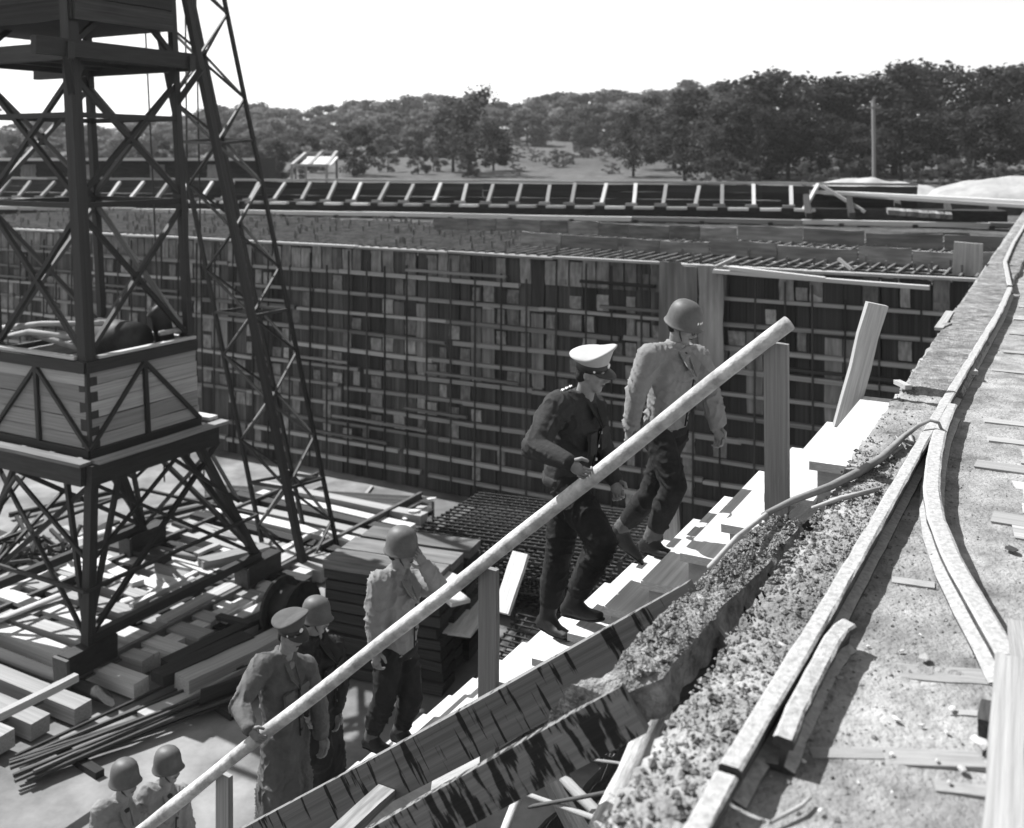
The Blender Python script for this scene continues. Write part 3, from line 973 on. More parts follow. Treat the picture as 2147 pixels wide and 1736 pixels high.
hr = empty('handrail', St(3, PW, -3), 'long peeled pole handrail on plank posts up the near side of the stairs', 'handrail')
m = MB()
pts = []; rad = []
for i in range(46):
    t = .085 + i * 6.5 / 45
    p = St(t, PW + noise.noise(Vector((t * 1.3, 0, 0))) * .02, rail_z(t) + noise.noise(Vector((t * 1.1, 5, 0))) * .018)
    pts.append(p); rad.append(.043 + .005 * noise.noise(Vector((t * 2.2, 9, 0))) + .004 * max(0, noise.noise(Vector((t * 9, 2, 0))) - .25) + .0012 * t)
m.tube(pts, rad, 12)
m.build('pole', M_pole, hr, smooth=True)
for t, drop, mt in ((.165, 1.35, M_wood), (2.03, 1.5, M_wood), (4.35, 1.5, M_wood)):
    zt = rail_z(t) - .055
    o = piece('post', hr, St(t, PW + .06, zt - drop), St(t, PW + .06, zt), .13, .05, M_wood, up=T)
for t, w, z0, z1, wd in ((1.42, WID + .05, -2.0, -.95, .12),):
    tag(piece('stub_post', None, St(t, w, z0), St(t + .05, w, z1), wd, .06, M_wood, up=T), 'stubby grey post on the far side of the stairs', 'post')
tag(piece('leaning_plank', None, P(1768, 905, 7.15), P(1838, 636, 7.05), .15, .04, M_wood, up=Vector((.1, -1, .1))), 'upright leaning plank on the far side of the stair head', 'plank')

# older stair strings without treads, in front
s1a = P(1478, 1184, 3.95) - Z * .055; s1b = s1a + S * 3.6 - Z * 3.6 * .735
st1 = tag(piece('stringer_board', None, s1a - Z * .10, s1b - Z * .10, .055, .20, M_tar), 'long tar-streaked stringer board in front of the stairs', 'board')
s2a = P(1262, 1460, 3.335) + N * .12 + Z * .095; s2b = s2a + S * 2.9 - Z * 2.9 * .79
st2 = tag(piece('stringer_board', None, s2a - Z * .09, s2b - Z * .09, .05, .155, M_tar2), 'nearer tar-streaked stringer board at the bottom', 'board')
for ci, (f, L) in enumerate(((.42, .95), (.58, .9), (.74, .8))):
    a = s1a.lerp(s1b, f) - Z * .17 - T * .03
    tag(piece('cleat', None, a, a - T * L * .5 + Z * .0, .09, .045, M_form_l), ('uppermost', 'middle', 'lowest')[ci] + ' cleat board between the two streaked stringers', 'cleat', 'cleats between the stringers')
# sticks, poles and boards under the strings
for (a, b, w, h, mt, lab, ct, lib) in (
        (P(1385, 1485, 3.6), P(1255, 1760, 3.3), .10, .10, M_pole, 'pale peeled pole leaning under the edge of the walk', 'pole', LOGS),
        (P(1055, 1750, 3.9), P(1092, 1655, 4.1), .04, .04, M_fresh, 'short bright stake standing at the bottom edge', 'stake', LOGS),
        (P(985, 1750, 4.0), P(960, 1700, 4.0), .09, .05, M_wood, 'pale board end poking up at the bottom edge', 'board', None),
        (P(1095, 1662, 4.1), P(1260, 1720, 3.7), .022, .022, M_wood, 'thin stick slanting across the rubble', 'stick', LOGS),
        (P(1120, 1690, 4.0), P(1330, 1650, 3.6), .016, .016, M_rust, 'thin wire-like rod over the rubble', 'rod', LOGS),
        (P(1190, 1640, 4.1), P(1290, 1745, 3.6), .05, .05, M_wood, 'grey broken stick in the rubble', 'stick', LOGS),
        (P(1150, 1600, 4.3), P(1230, 1760, 3.9), .10, .06, M_dark, 'dark charred timber in the rubble', 'timber', None),
        (P(1180, 1585, 4.2), P(1300, 1600, 3.8), .012, .012, M_wood, 'thin pale wire hooked under the near stringer', 'wire', LOGS),
        (P(910, 1640, 4.9), P(1010, 1590, 4.9), .30, .04, M_wood, 'short pale board between the two stringers', 'board', None)):
    tag(piece(ct if ct not in ('rod',) else 'thin_rod', None, a, b, w, h, mt, lib=lib), lab, ct)
for i in range(46):
    p = Wk(random.uniform(-1.2, 2.4), -random.uniform(.25, 1.9), 0)
    s_ = -(p - E0).dot(N)
    p.z = -.72 - 1.12 * s_
    a = random.uniform(0, 6.28); L = random.uniform(.12, .5)
    dv = Vector((math.cos(a), math.sin(a), random.uniform(-.4, .5))) * L
    tag(piece('debris_stick', None, p, p + dv, random.uniform(.012, .06), random.uniform(.01, .03), random.choice([M_wood, M_dark, M_wood, M_fresh])), 'broken stick among the rubble under the walk', 'stick', 'sticks in the rubble')

# ================================================================== CRANE
CC = Vector((-6.78, 16.62, 0))
HB = 1.07


def Cr(a, b, z):                                      # crane frame: a along T, b along S; it leans a little to the left
    p = CC + T * a + S * b + Z * z
    p.x -= .052 * (z + 3)
    return p


crane = empty('tower_crane', (CC.x, CC.y, -6), 'dark riveted tower crane with boarded ballast box standing on the pit floor', 'crane')
HR = .95
cor = [(-HB, -HB), (HR, -HB), (HR, HB), (-HB, HB)]    # front, right, back, left
def cm(name, p0, p1, w, h=None, mt=None, up=Z):
    return piece(name, crane, p0, p1, w, h or w, mt or M_steel, up=up, lib=STRAIGHT)
for i, (a, b) in enumerate(cor):
    w = .185 if i == 0 else .115
    cm('tower_leg', Cr(a, b, -2.9), Cr(a, b, 6.5), w, w, up=T)
zl = [-1.42, .97, 3.05]
for i in range(4):
    (a0, b0), (a1, b1) = cor[i], cor[(i + 1) % 4]
    for z in (-1.42, .97, 2.35):
        cm('ring_beam', Cr(a0, b0, z), Cr(a1, b1, z), .07, .08)
    for z0, z1 in zip(zl, zl[1:]):
        mk = M_steel_m if (i in (1, 2)) else M_steel
        cm('diagonal_brace', Cr(a0, b0, z0 + .1), Cr(a1, b1, z1 - .1), .07, .07, mk)
        cm('diagonal_brace', Cr(a1, b1, z0 + .1), Cr(a0, b0, z1 - .1), .07, .07, mk)
        am, bm_ = (a0 + a1) / 2, (b0 + b1) / 2
        cm('gusset_plate', Cr(am, bm_, (z0 + z1) / 2 - .10), Cr(am, bm_, (z0 + z1) / 2 + .10), .17, .03, up=(S if i % 2 == 0 else T))
    for z in (.97, -1.42, 3.0):
        s0 = Cr(a0, b0, z); dv = (Cr(a1, b1, z) - s0).normalized()
        cm('gusset_plate', s0 + dv * .05 - Z * .14, s0 + dv * .16 + Z * .13, .03, .13, up=dv)
# upper turning platform and ballast cabin
for off, of2 in ((-1.35, -1.35), (1.35, 1.0)):
    cm('platform_beam', Cr(-1.9, off, 3.32), Cr(1.08, off, 3.32), .12, .26)
    cm('platform_beam', Cr(of2, -1.45, 3.28), Cr(of2, 2.6, 3.28), .12, .26)
for q in (-.8, -.2, .5, 1.0):
    cm('platform_joist', Cr(q, -1.3, 3.36), Cr(q, 1.9, 3.36), .10, .12)
for q in (-.7, .1, .8):
    cm('platform_joist', Cr(-1.3, q, 3.30), Cr(1.3, q, 3.30), .10, .12)
for a, b in cor:
    cm('knee_brace', Cr(a, b, 2.6), Cr(a * 1.3, b * 1.3, 3.2), .1, .1)
    cm('knee_brace', Cr(a, b, 3.4), Cr(a * .4, b, 3.95), .08, .08)
m = MB()
m.box(Cr(-.15, .35, 5.1), T * 1.9, S * 3.1, Z * 2.6); m.build('cabin_body', M_steel, crane)
for q in range(7):
    z = 3.95 + q * .36
    piece('cabin_board', crane, Cr(-1.12, -1.22, z), Cr(-1.12, 1.95, z), .04, .33, M_dark)
    piece('cabin_board', crane, Cr(-1.1, -1.23, z), Cr(.80, -1.23, z), .04, .33, M_dark)
# boarded ballast box round the tower foot
BX = 1.14; BR = 1.0
for q in range(5):
    z = -2.62 + q * .25
    for (pa, pb) in (((-BX, -BX + .03), (-BX, BX)), ((-BX + .03, -BX), (BR, -BX)), ((BR, -BX), (BR, BX)), ((-BX, BX), (BR, BX))):
        piece('box_board', crane, Cr(pa[0], pa[1], z), Cr(pb[0], pb[1], z), .045, .24, M_wood)
for (a0, b0, a1, b1) in ((-BX - .05, -BX - .05, -BX - .05, BX), (-BX - .05, -BX - .05, BR, -BX - .05)):
    cm('box_frame', Cr(a0, b0, -1.46), Cr(a1, b1, -1.46), .07, .17)
    cm('box_frame', Cr(a0, b0, -2.75), Cr(a1, b1, -2.75), .07, .12)
    amid, bmid = (a0 + a1) / 2, (b0 + b1) / 2
    cm('box_frame', Cr(amid, bmid, -2.7), Cr(amid, bmid, -1.5), .07, .06, up=S if a0 != a1 else T)
    cm('box_brace', Cr(a0, b0, -2.7), Cr(amid, bmid, -1.55), .055, .055)
    cm('box_brace', Cr(a1, b1, -2.7), Cr(amid, bmid, -1.55), .06, .06)
for (pa, pb) in (((-BX, -BX + .2), (-BX, BX)), ((-BX + .2, -BX), (BR, -BX))):
    piece('box_capping', crane, Cr(pa[0], pa[1], -1.34), Cr(pb[0], pb[1], -1.34), .11, .045, M_fresh)
piece('box_capping', crane, Cr(BR, -BX, -1.36), Cr(BR, BX, -1.36), .1, .05, M_wood)
m = MB(); m.box(Cr(-.12, 0, -2.2), T * 1.85, S * 2.1, Z * 1.0); m.build('ballast_fill', M_dark, crane)
m = MB(); m.tube([Cr(.2, -.7, -1.35), Cr(.2, .3, -1.35)], .34, 14); m.build('winch_drum', M_steel, crane, smooth=True)
m = MB(); m.tube([Cr(.75, -.75, -1.5), Cr(.7, -.7, -.95), Cr(.6, -.65, -.85)], .16, 10); m.build('winch_motor', M_steel, crane, smooth=True)
for (pts, r_) in (([Cr(-.8, 1.6, -1.16), Cr(-.6, .6, -1.02), Cr(-.2, -.4, -1.0)], .045), ([Cr(-.9, 1.4, -1.3), Cr(-.9, .5, -1.1), Cr(-.5, -.5, -1.22)], .05), ([Cr(-1.0, 1.8, -1.2), Cr(-.7, .7, -1.18), Cr(-.9, -.7, -1.26)], .05), ([Cr(.4, -1.0, -1.2), Cr(1.0, -1.05, -1.2)], .045)):
    m = MB(); m.tube(pts, r_, 7); m.build('pipe', M_wood, crane, smooth=True)
# lower platform
PB = 1.42; PR = 1.12
for sgn in (-1, 1):
    cm('lower_beam', Cr(-PB, sgn * PB, -2.98), Cr(PR, sgn * PB, -2.98), .14, .30)
    cm('lower_beam', Cr(-PB if sgn < 0 else PR, -PB + .07, -2.98), Cr(-PB if sgn < 0 else PR, PB - .07, -2.98), .14, .30)
piece('platform_plank', crane, Cr(-PB - .02, -PB, -2.80), Cr(-PB - .02, PB, -2.80), .22, .05, M_form_l)
piece('platform_plank', crane, Cr(-PB + .1, -PB - .02, -2.80), Cr(PR + .2, -PB - .02, -2.80), .2, .05, M_form_l)
piece('platform_plank', crane, Cr(PR + .15, -PB + .2, -2.76), Cr(PR + .15, -PB + .9, -2.76), .2, .05, M_fresh)
for q in (-.7, 0, .7):
    cm('floor_joist', Cr(-PB, q, -3.05), Cr(PR, q, -3.05), .10, .16)
# portal legs and bogies
GA, GB = 1.95, 1.45
feet = [(-GA + .35, -GB), (GA, -GB), (GA, GB), (-GA + .35, GB)]
for i, (a, b) in enumerate(feet):
    ta, tb = (PR - .2 if a > 0 else -PB + .25), (PB - .25) * (1 if b > 0 else -1)
    cm('portal_leg', Cr(ta, tb, -3.1), Cr(a, b, -5.45), .16 if i == 0 else .11, .13, up=T)
    cm('portal_leg', Cr(ta * .55, tb, -3.1), Cr(a, b, -5.3), .07, .07, up=T)
    cm('portal_leg', Cr(ta, tb * .5, -3.1), Cr(a, b, -5.3), .07, .07, up=T)
    bog = piece('bogie', crane, Cr(a - .42, b, -5.52), Cr(a + .42, b, -5.52), .24, .34, M_steel, lib=STRAIGHT)
    for dq in (-.28, .28):
        m = MB(); m.tube([Cr(a + dq, b - .08, -5.62), Cr(a + dq, b + .08, -5.62)], .17, 16); m.build('wheel', M_steel_m, crane, smooth=False)
    piece('bogie_plate', crane, Cr(a - .46, b - .02, -5.36), Cr(a - .44, b, -5.75), .3, .05, M_steel_m, up=T, lib=STRAIGHT)
for i in range(4):
    (a0, b0), (a1, b1) = feet[i], feet[(i + 1) % 4]
    cm('sway_brace', Cr(a0, b0, -5.3), Cr(a1 * .72, b1 * .8, -3.2), .07, .07)
    cm('sway_brace', Cr(a1, b1, -5.3), Cr(a0 * .72, b0 * .8, -3.2), .055, .055)
    cm('sway_brace', Cr(a0, b0, -4.6), Cr(a1, b1, -4.6), .05, .05)
    cm('sway_brace', Cr(a0 * .86, b0 * .9, -4.3), Cr((a0 + a1) / 2, (b0 + b1) / 2, -3.15), .05, .05)
    cm('sway_brace', Cr(a1 * .86, b1 * .9, -4.3), Cr((a0 + a1) / 2, (b0 + b1) / 2, -3.15), .05, .05)
    if i in (0, 2): cm('tie_beam', Cr(a0, b0, -5.3), Cr(a1, b1, -5.3), .12, .14)

# crane track: rails on round sleepers
def floor_rail(b, a0, a1, label):
    m = MB()
    p0 = Cr(a0, b, -5.8); p1 = Cr(a1, b, -5.8)
    p0.z = p1.z = -5.74
    d = (p1 - p0); x = d.normalized()
    m.box((p0 + p1) / 2 - Z * .06, d, S * .12, Z * .02); m.box((p0 + p1) / 2, d, S * .03, Z * .1); m.box((p0 + p1) / 2 + Z * .055, d, S * .07, Z * .04)
    return tag(m.build('crane_rail', M_steel_m, None, origin=p0), label, 'rail')


floor_rail(-GB, -7.5, 7.0, 'nearer crane rail laid over the log sleepers')
floor_rail(GB, -4, 7.0, 'farther crane rail behind the crane legs')
a = -6.6; i = 0
while a < 6.2:
    p0 = Cr(a, -GB - random.uniform(.5, 1.1), 0); p1 = Cr(a + random.uniform(-.12, .12), GB + random.uniform(.2, .8), 0)
    r_ = random.uniform(.24, .30)
    p0.z = p1.z = -5.97 + r_ / 2 + random.uniform(-.03, .03)
    p0.x += .15; p1.x += .15
    tag(piece('log_sleeper', None, p0, p1, r_, r_ * .8, random.choice([M_fresh, M_wood, M_wood, M_dark, M_wood]), lib=LOGS if random.random() < .3 else None), ORD[i] + ' log sleeper from the near end under the crane rails', 'sleeper', 'log sleepers of the crane track')
    a += random.uniform(.40, .52); i += 1

# ---------------------------------------------------------------- leaning lattice mast
mast = empty('lattice_mast', P(640, 1190, 18.8), 'tall slender lattice mast leaning left beside the crane', 'mast')
mb_ = [P(560, 1190, 19.3), P(640, 1205, 18.4), P(714, 1180, 19.3), P(650, 1170, 20.3)]
mt_ = [P(305, -60, 19.3), P(378, -60, 18.4), P(458, -60, 19.3), P(392, -60, 20.3)]
for i in range(4):
    w = .12 if i == 1 else .065
    piece('chord', mast, mb_[i], mt_[i], w, w, M_steel, up=T, lib=STRAIGHT)
NB = 14
for q in range(NB):
    f0, f1 = q / NB, (q + 1) / NB
    for i in range(4):
        j = (i + 1) % 4
        a0, a1 = mb_[i].lerp(mt_[i], f0), mb_[i].lerp(mt_[i], f1)
        b0, b1 = mb_[j].lerp(mt_[j], f0), mb_[j].lerp(mt_[j], f1)
        if (q + i) % 2: piece('lacing_bar', mast, a0, b1, .04, .04, M_steel if random.random() < .8 else M_steel_m, lib=STRAIGHT)
        else: piece('lacing_bar', mast, b0, a1, .04, .04, M_steel if random.random() < .8 else M_steel_m, lib=STRAIGHT)
        if q % 4 == 2: piece('lacing_bar', mast, a0, b0, .05, .05, M_steel, lib=STRAIGHT)
piece('foot_beam', mast, P(540, 1215, 18.6), P(725, 1165, 19.6), .2, .2, M_dark)
# ladder-like cables hanging beside it
for (u0, u1, y, cw) in ((388, 398, 19.8, 'middle'), (410, 428, 20.2, 'rightmost'), (300, 345, 20.5, 'leftmost')):
    m = MB(); m.tube([P(u0, -40, y), P((u0 + u1) / 2, 420, y), P(u1, 1010, y + .5)], .018, 5)
    tag(m.build('hoist_cable', M_steel, None, origin=P(u1, 1010, y)), cw + ' of three thin dark hoist cables hanging between crane and mast', 'cable', 'hoist cables')

# ================================================================== PIT FLOOR CLUTTER
FZ = -5.98
def floorG(u, v, z=FZ): return G(u, v, z)


# reinforcing mats
def bar_mat(name, label, c00, c10, c01, n1, n2, z0, layers, dz, r_=.022):
    o = empty(name, (c00.x, c00.y, FZ), label, 'rebar mat')
    U, V_ = c10 - c00, c01 - c00
    for l in range(layers):
        z = z0 - l * dz
        m = MB()
        for i in range(n1 + 1):
            p = c00 + U * (i / n1); p = Vector((p.x, p.y, z)); q = p + V_ + Vector((random.uniform(-.04, .04), 0, 0)); q.z = z
            m.box((p + q) / 2, q - p, U.normalized() * r_ * 2, Z * r_ * 2)
        for i in range(n2 + 1):
            p = c00 + V_ * (i / n2); p = Vector((p.x, p.y, z + r_ * 2)); q = p + U; q.z = p.z
            m.box((p + q) / 2, q - p, V_.normalized() * r_ * 2, Z * r_ * 2)
        tag(m.build('bar_layer', M_rust, o), kind='stuff')
    for (a_, b_) in ((0, 0), (1, 0), (0, 1), (1, 1), (.5, 0), (0, .5)):
        p = c00 + U * a_ + V_ * b_
        piece('chair_post', o, Vector((p.x, p.y, FZ)), Vector((p.x, p.y, z0)), .06, .06, M_rust, lib=STRAIGHT, up=T)
    return o


za = -4.75
c00 = G(868, 1116, za); c01 = G(1003, 1036, za); c10 = G(1300, 1175, za)
bar_mat('rebar_mat', 'tall dark cage of reinforcing bars behind the cap-wearing man', c00, c10, c01, 22, 15, za, 5, .26, .014)
zb = -5.3
c00 = G(980, 1440, zb); c01 = G(1085, 1290, zb); c10 = G(1330, 1540, zb)
bar_mat('rebar_mat', 'lower dark bar mat close behind the stairs', c00, c10, c01, 15, 13, zb, 3, .25, .012)
bm_root = empty('bar_bed', floorG(650, 1060), 'bed of long parallel reinforcing bars on the floor at the foot of the far wall', 'bars')
for i in range(30):
    f = i / 29
    a_ = floorG(430, 1022 + 70 * f); b_ = floorG(905, 1050 + 66 * f)
    piece('bar', bm_root, a_ + Z * .06, b_ + Z * .06, .05, .05, M_rust if i % 3 else M_steel_m, lib=STRAIGHT)
for u in (470, 620, 780):
    piece('bar', bm_root, floorG(u, 1022) + Z * .02, floorG(u - 60, 1095) + Z * .02, .07, .05, M_wood)
for (u, v, s_) in ((868, 1072, .22), (882, 1065, .26), (905, 1046, .18), (848, 1088, .14)):
    g = floorG(u, v, -5.0 if u > 860 else -5.8)
    stone(g, s_, 'bright pale lump on the end of the bar bed', 'pale lumps by the bar bed')

# stack of boards behind the man with his hand to his face
sk = empty('board_stack', floorG(800, 1430), 'dark square stack of boards behind the man with hand at his mouth', 'stack')
sa = floorG(700, 1395); sx_ = (floorG(930, 1440) - sa)
sx_.z = 0; sxn = sx_.normalized(); syn = Vector((-sxn.y, sxn.x, 0))
for l in range(11):
    z = FZ + .08 + l * .155
    for q in range(3):
        o_ = sa + syn * (q * .5 + random.uniform(-.03, .03)) + sxn * random.uniform(-.06, .06)
        a_ = Vector((o_.x, o_.y, z)); b_ = a_ + sxn * 1.85
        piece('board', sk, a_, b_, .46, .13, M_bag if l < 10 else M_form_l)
# bright loose boards
for (a_, b_, w, lab) in ((P(1052, 1285, 9.3), P(1092, 1160, 9.6), .17, 'bright upright plank standing behind the middle handrail post'),
                         (floorG(955, 1330, -5.2), floorG(1010, 1250, -5.2), .5, 'wide pale sheet of lumber lying left of the middle post'),
                         (floorG(860, 1180, -4.4), floorG(955, 1225, -4.4), .35, 'pale board on the stack beside the bent elbow'),
                         (floorG(905, 1215, -4.5), floorG(965, 1265, -4.5), .30, 'second pale board end beside the stack')):
    tag(piece('loose_board', None, a_, b_, w, .05, M_fresh), lab, 'board')
# cable reel
rl = empty('cable_reel', floorG(612, 1335), 'dark wooden cable reel standing behind the lower men', 'reel')
rc = Vector(floorG(612, 1335)) + Z * .45
for s_ in (-.22, .22):
    m = MB(); m.tube([rc + S * s_, rc + S * (s_ + .05)], .46, 22); m.build('flange', M_dark, rl)
m = MB(); m.tube([rc - S * .21, rc + S * .21], .34, 16); m.build('cable_winding', M_steel, rl, smooth=True)
m = MB(); m.tube([rc - S * .3, rc + S * .32], .06, 10); m.build('axle', M_wood, rl)
# bundle of long bars on the floor
bn = empty('bar_bundle', floorG(250, 1560), 'bundle of long thin steel bars fanning toward the lower left', 'bars')
for i in range(16):
    a_ = floorG(30 + random.uniform(-15, 45), 1600 + i * 4.0) + Z * random.uniform(.05, .2)
    b_ = floorG(480 + random.uniform(-20, 160), 1412 + i * 3.0) + Z * random.uniform(.05, .25)
    piece('bar', bn, a_, b_, .035, .035, M_rust if i % 3 else M_steel_m, lib=STRAIGHT)
for (u, v) in ((150, 1590), (430, 1465)):
    piece('bearer', bn, floorG(u - 40, v - 25) + Z * .03, floorG(u + 60, v + 40) + Z * .03, .12, .1, M_dark)
# timbers lying about the crane foot
spots = [((-20, 1280), (130, 1215), .22), ((60, 1320), (215, 1240), .2), ((0, 1240), (190, 1160), .25), ((240, 1180), (350, 1205), .26), ((300, 1165), (470, 1190), .22), ((330, 1230), (440, 1255), .3),
         ((340, 1340), (640, 1180), .26), ((300, 1400), (650, 1215), .3), ((380, 1470), (640, 1340), .34), ((300, 1520), (560, 1390), .24), ((-20, 1345), (130, 1290), .16), ((250, 1290), (400, 1245), .2),
         ((420, 1215), (560, 1180), .3), ((200, 1210), (290, 1260), .24), ((-30, 1200), (90, 1150), .3), ((430, 1390), (600, 1300), .24), ((470, 1330), (600, 1270), .2), ((90, 1180), (240, 1140), .22)]
spots += [((300, 1330), (560, 1205), .22), ((330, 1375), (610, 1240), .25), ((345, 1425), (640, 1285), .22), ((330, 1465), (520, 1375), .3), ((420, 1450), (600, 1365), .2), ((240, 1345), (420, 1265), .2), ((420, 1500), (560, 1440), .25)]
for i, ((u0, v0), (u1, v1), w) in enumerate(spots):
    z = random.uniform(.05, .3)
    lg = random.random() < .3
    tag(piece('squared_timber', None, floorG(u0, v0) + Z * z, floorG(u1, v1) + Z * (z + random.uniform(-.03, .08)), w, w * random.uniform(.4, .8), (M_dark if i >= 18 else random.choice([M_wood, M_dark, M_dark, M_fresh, M_wood])), lib=LOGS if lg else None), 'heavy timber lying loose on the floor round the crane foot', 'timber', 'timbers round the crane foot')
for i in range(46):
    u, v = random.uniform(-10, 560), random.uniform(1130, 1360)
    g = floorG(u, v) + Z * random.uniform(.03, .3)
    a = random.choice([math.atan2(T.y, T.x), math.atan2(S.y, S.x), random.uniform(0, 3.1)]) + random.uniform(-.2, .2)
    L = random.uniform(.4, 1.8)
    tag(piece('loose_plank', None, g, g + Vector((math.cos(a), math.sin(a), random.uniform(-.04, .06))) * L, random.uniform(.1, .28), random.uniform(.03, .1), random.choice([M_fresh, M_wood, M_dark, M_fresh])), 'loose offcut plank littering the floor round the crane foot', 'plank', 'plank litter round the crane foot')
for (u0, v0, u1, v1) in ((20, 1090, 240, 1040), (240, 1120, 470, 1060), (500, 1165, 900, 1085), (700, 1200, 905, 1082), (300, 1085, 500, 1040)):
    tag(piece('long_batten', None, floorG(u0, v0) + Z * .1, floorG(u1, v1) + Z * .1, .09, .09, M_dark), 'long dark batten on the pale floor before the far wall', 'batten', 'battens on the pale floor')
bh = empty('brush_heap', floorG(60, 1200), 'dark tangled heap at the left edge of the floor', 'heap')
for i in range(40):
    g = floorG(58, 1200) + Vector((random.gauss(0, .45), random.gauss(0, .3), random.uniform(.1, .7)))
    dv = Vector((random.gauss(0, .4), random.gauss(0, .4), random.gauss(0, .3)))
    piece('twig', bh, g, g + dv, .06, .05, M_dark)
tag(piece('guard_rail', None, P(-40, 1520, 11.5), P(160, 1420, 12.6), .09, .09, M_wood), 'pale slanting rail at the lower left edge', 'rail')

# ================================================================== PEOPLE
def cloth(name, lo, hi, bump=.5):
    return mat(name, lo, hi, (14, 14, 14), rough=.92, bump=bump, bscale=45, rand=.0, spec=.1, bdist=.01)


M_skin = mat('skin', .26, .36, (20, 20, 20), rough=.6, bump=.1, rand=.05, spec=.3)
M_wool = cloth('dark_wool', .05, .075)
M_trou = cloth('dark_trousers', .028, .045)
M_tan = cloth('pale_field_cotton', .27, .34)
M_coat = cloth('trench_cotton', .14, .20)
M_dcoat = cloth('dark_overcoat', .03, .05)
M_leather = mat('boot_leather', .018, .035, (10, 10, 10), rough=.6, bump=.3, rand=.1, spec=.25)
M_legg = cloth('canvas_legging', .10, .16)
M_helm = mat('helmet_paint', .11, .15, (30, 30, 30), rough=.55, bump=.08, rand=.05, spec=.35)
M_captop = cloth('cap_crown', .52, .59, .1)
M_capdk = cloth('cap_crown_dark', .11, .15, .1)
M_band = mat('cap_band', .03, .05, (20, 20, 20), rough=.5, bump=.1, rand=0, spec=.4)
M_brass = mat('polished_metal', .7, .8, (20, 20, 20), rough=.3, bump=0, rand=0, spec=.6)
M_white = cloth('star_white', .75, .8, 0)
M_black = mat('dark_detail', .01, .02, (20, 20, 20), rough=.4, bump=0, rand=0)

_bm = bmesh.new(); bmesh.ops.create_icosphere(_bm, subdivisions=2, radius=1.)
ICO_V = np.array([v.co[:] for v in _bm.verts]); ICO_F = [tuple(v.index for v in f.verts) for f in _bm.faces]; _bm.free()


class Blob:
    """overlapping balls, fused into one skin by a voxel remesh"""
    def __init__(s): s.v = []; s.f = []; s.n = 0

    def ball(s, c, r, A=None):
        r = np.array(r if hasattr(r, '__len__') else (r, r, r), float)
        v = ICO_V * r
        if A is not None: v = v @ np.array(A)          # rows of A: the three axes
        s.v.append(v + np.array(c)); s.f += [tuple(i + s.n for i in f) for f in ICO_F]; s.n += len(v)

    def chain(s, pts, rad, A=None, step=.45):
        for (a, ra), (b, rb) in zip(zip(pts, rad), zip(pts[1:], rad[1:])):
            a, b = Vector(a), Vector(b)
            ra_ = np.array(ra if hasattr(ra, '__len__') else (ra,) * 3); rb_ = np.array(rb if hasattr(rb, '__len__') else (rb,) * 3)
            n = max(2, int((b - a).length / (min(ra_.min(), rb_.min()) * step)))
            for i in range(n + 1):
                q = i / n
                s.ball(a.lerp(b, q), ra_ * (1 - q) + rb_ * q, A)

    def build(s, name, mt, parent, vox=.012, it=4, wr=0., wf=(16, 16, 16), extra=None):
        me = bpy.data.meshes.new('tmp'); me.from_pydata([tuple(x) for x in np.concatenate(s.v)], [], s.f)
        o = bpy.data.objects.new('tmp', me); C.objects.link(o)
        md = o.modifiers.new('r', 'REMESH'); md.mode = 'VOXEL'; md.voxel_size = vox
        sm_ = o.modifiers.new('s', 'SMOOTH'); sm_.factor = .5; sm_.iterations = it
        dg = bpy.context.evaluated_depsgraph_get()
        me2 = bpy.data.meshes.new_from_object(o.evaluated_get(dg))
        bpy.data.objects.remove(o)
        if wr:
            nrm = [v.normal.copy() for v in me2.vertices]
            for v, n in zip(me2.vertices, nrm):
                p = v.co
                w = noise.noise(Vector((p.x * 4, p.y * 4, p.z * 4)))
                w2 = noise.noise(Vector((p.x * 7 + 9, p.y * 7, p.z * 7)))
                a = 1 - abs(math.sin(p.z * 34 + (p.x - p.y) * 15 + 7 * w))
                c = 1 - abs(math.sin(p.z * -16 + (p.x + p.y) * 30 + 6 * w2))
                k1 = min(1, max(0, .35 + 1.6 * w2)); k2 = min(1, max(0, .25 - 1.6 * w))
                v.co = p + n * (wr * (1.5 * a ** 3 * k1 + 1.2 * c ** 3 * k2 - .45))
        origin = WM[parent.name].translation
        me2.transform(Matrix.Translation(-origin))
        me2.materials.clear(); me2.materials.append(mt)
        if extra is not None:
            bm = bmesh.new(); bm.from_mesh(me2)
            e = extra.mesh('e', origin); bm.from_mesh(e); bm.to_mesh(me2); bm.free()
        me2.polygons.foreach_set('use_smooth', [True] * len(me2.polygons))
        me2.name = name
        ob = bpy.data.objects.new(name, me2)
        return link(ob, parent, Matrix.Translation(origin))


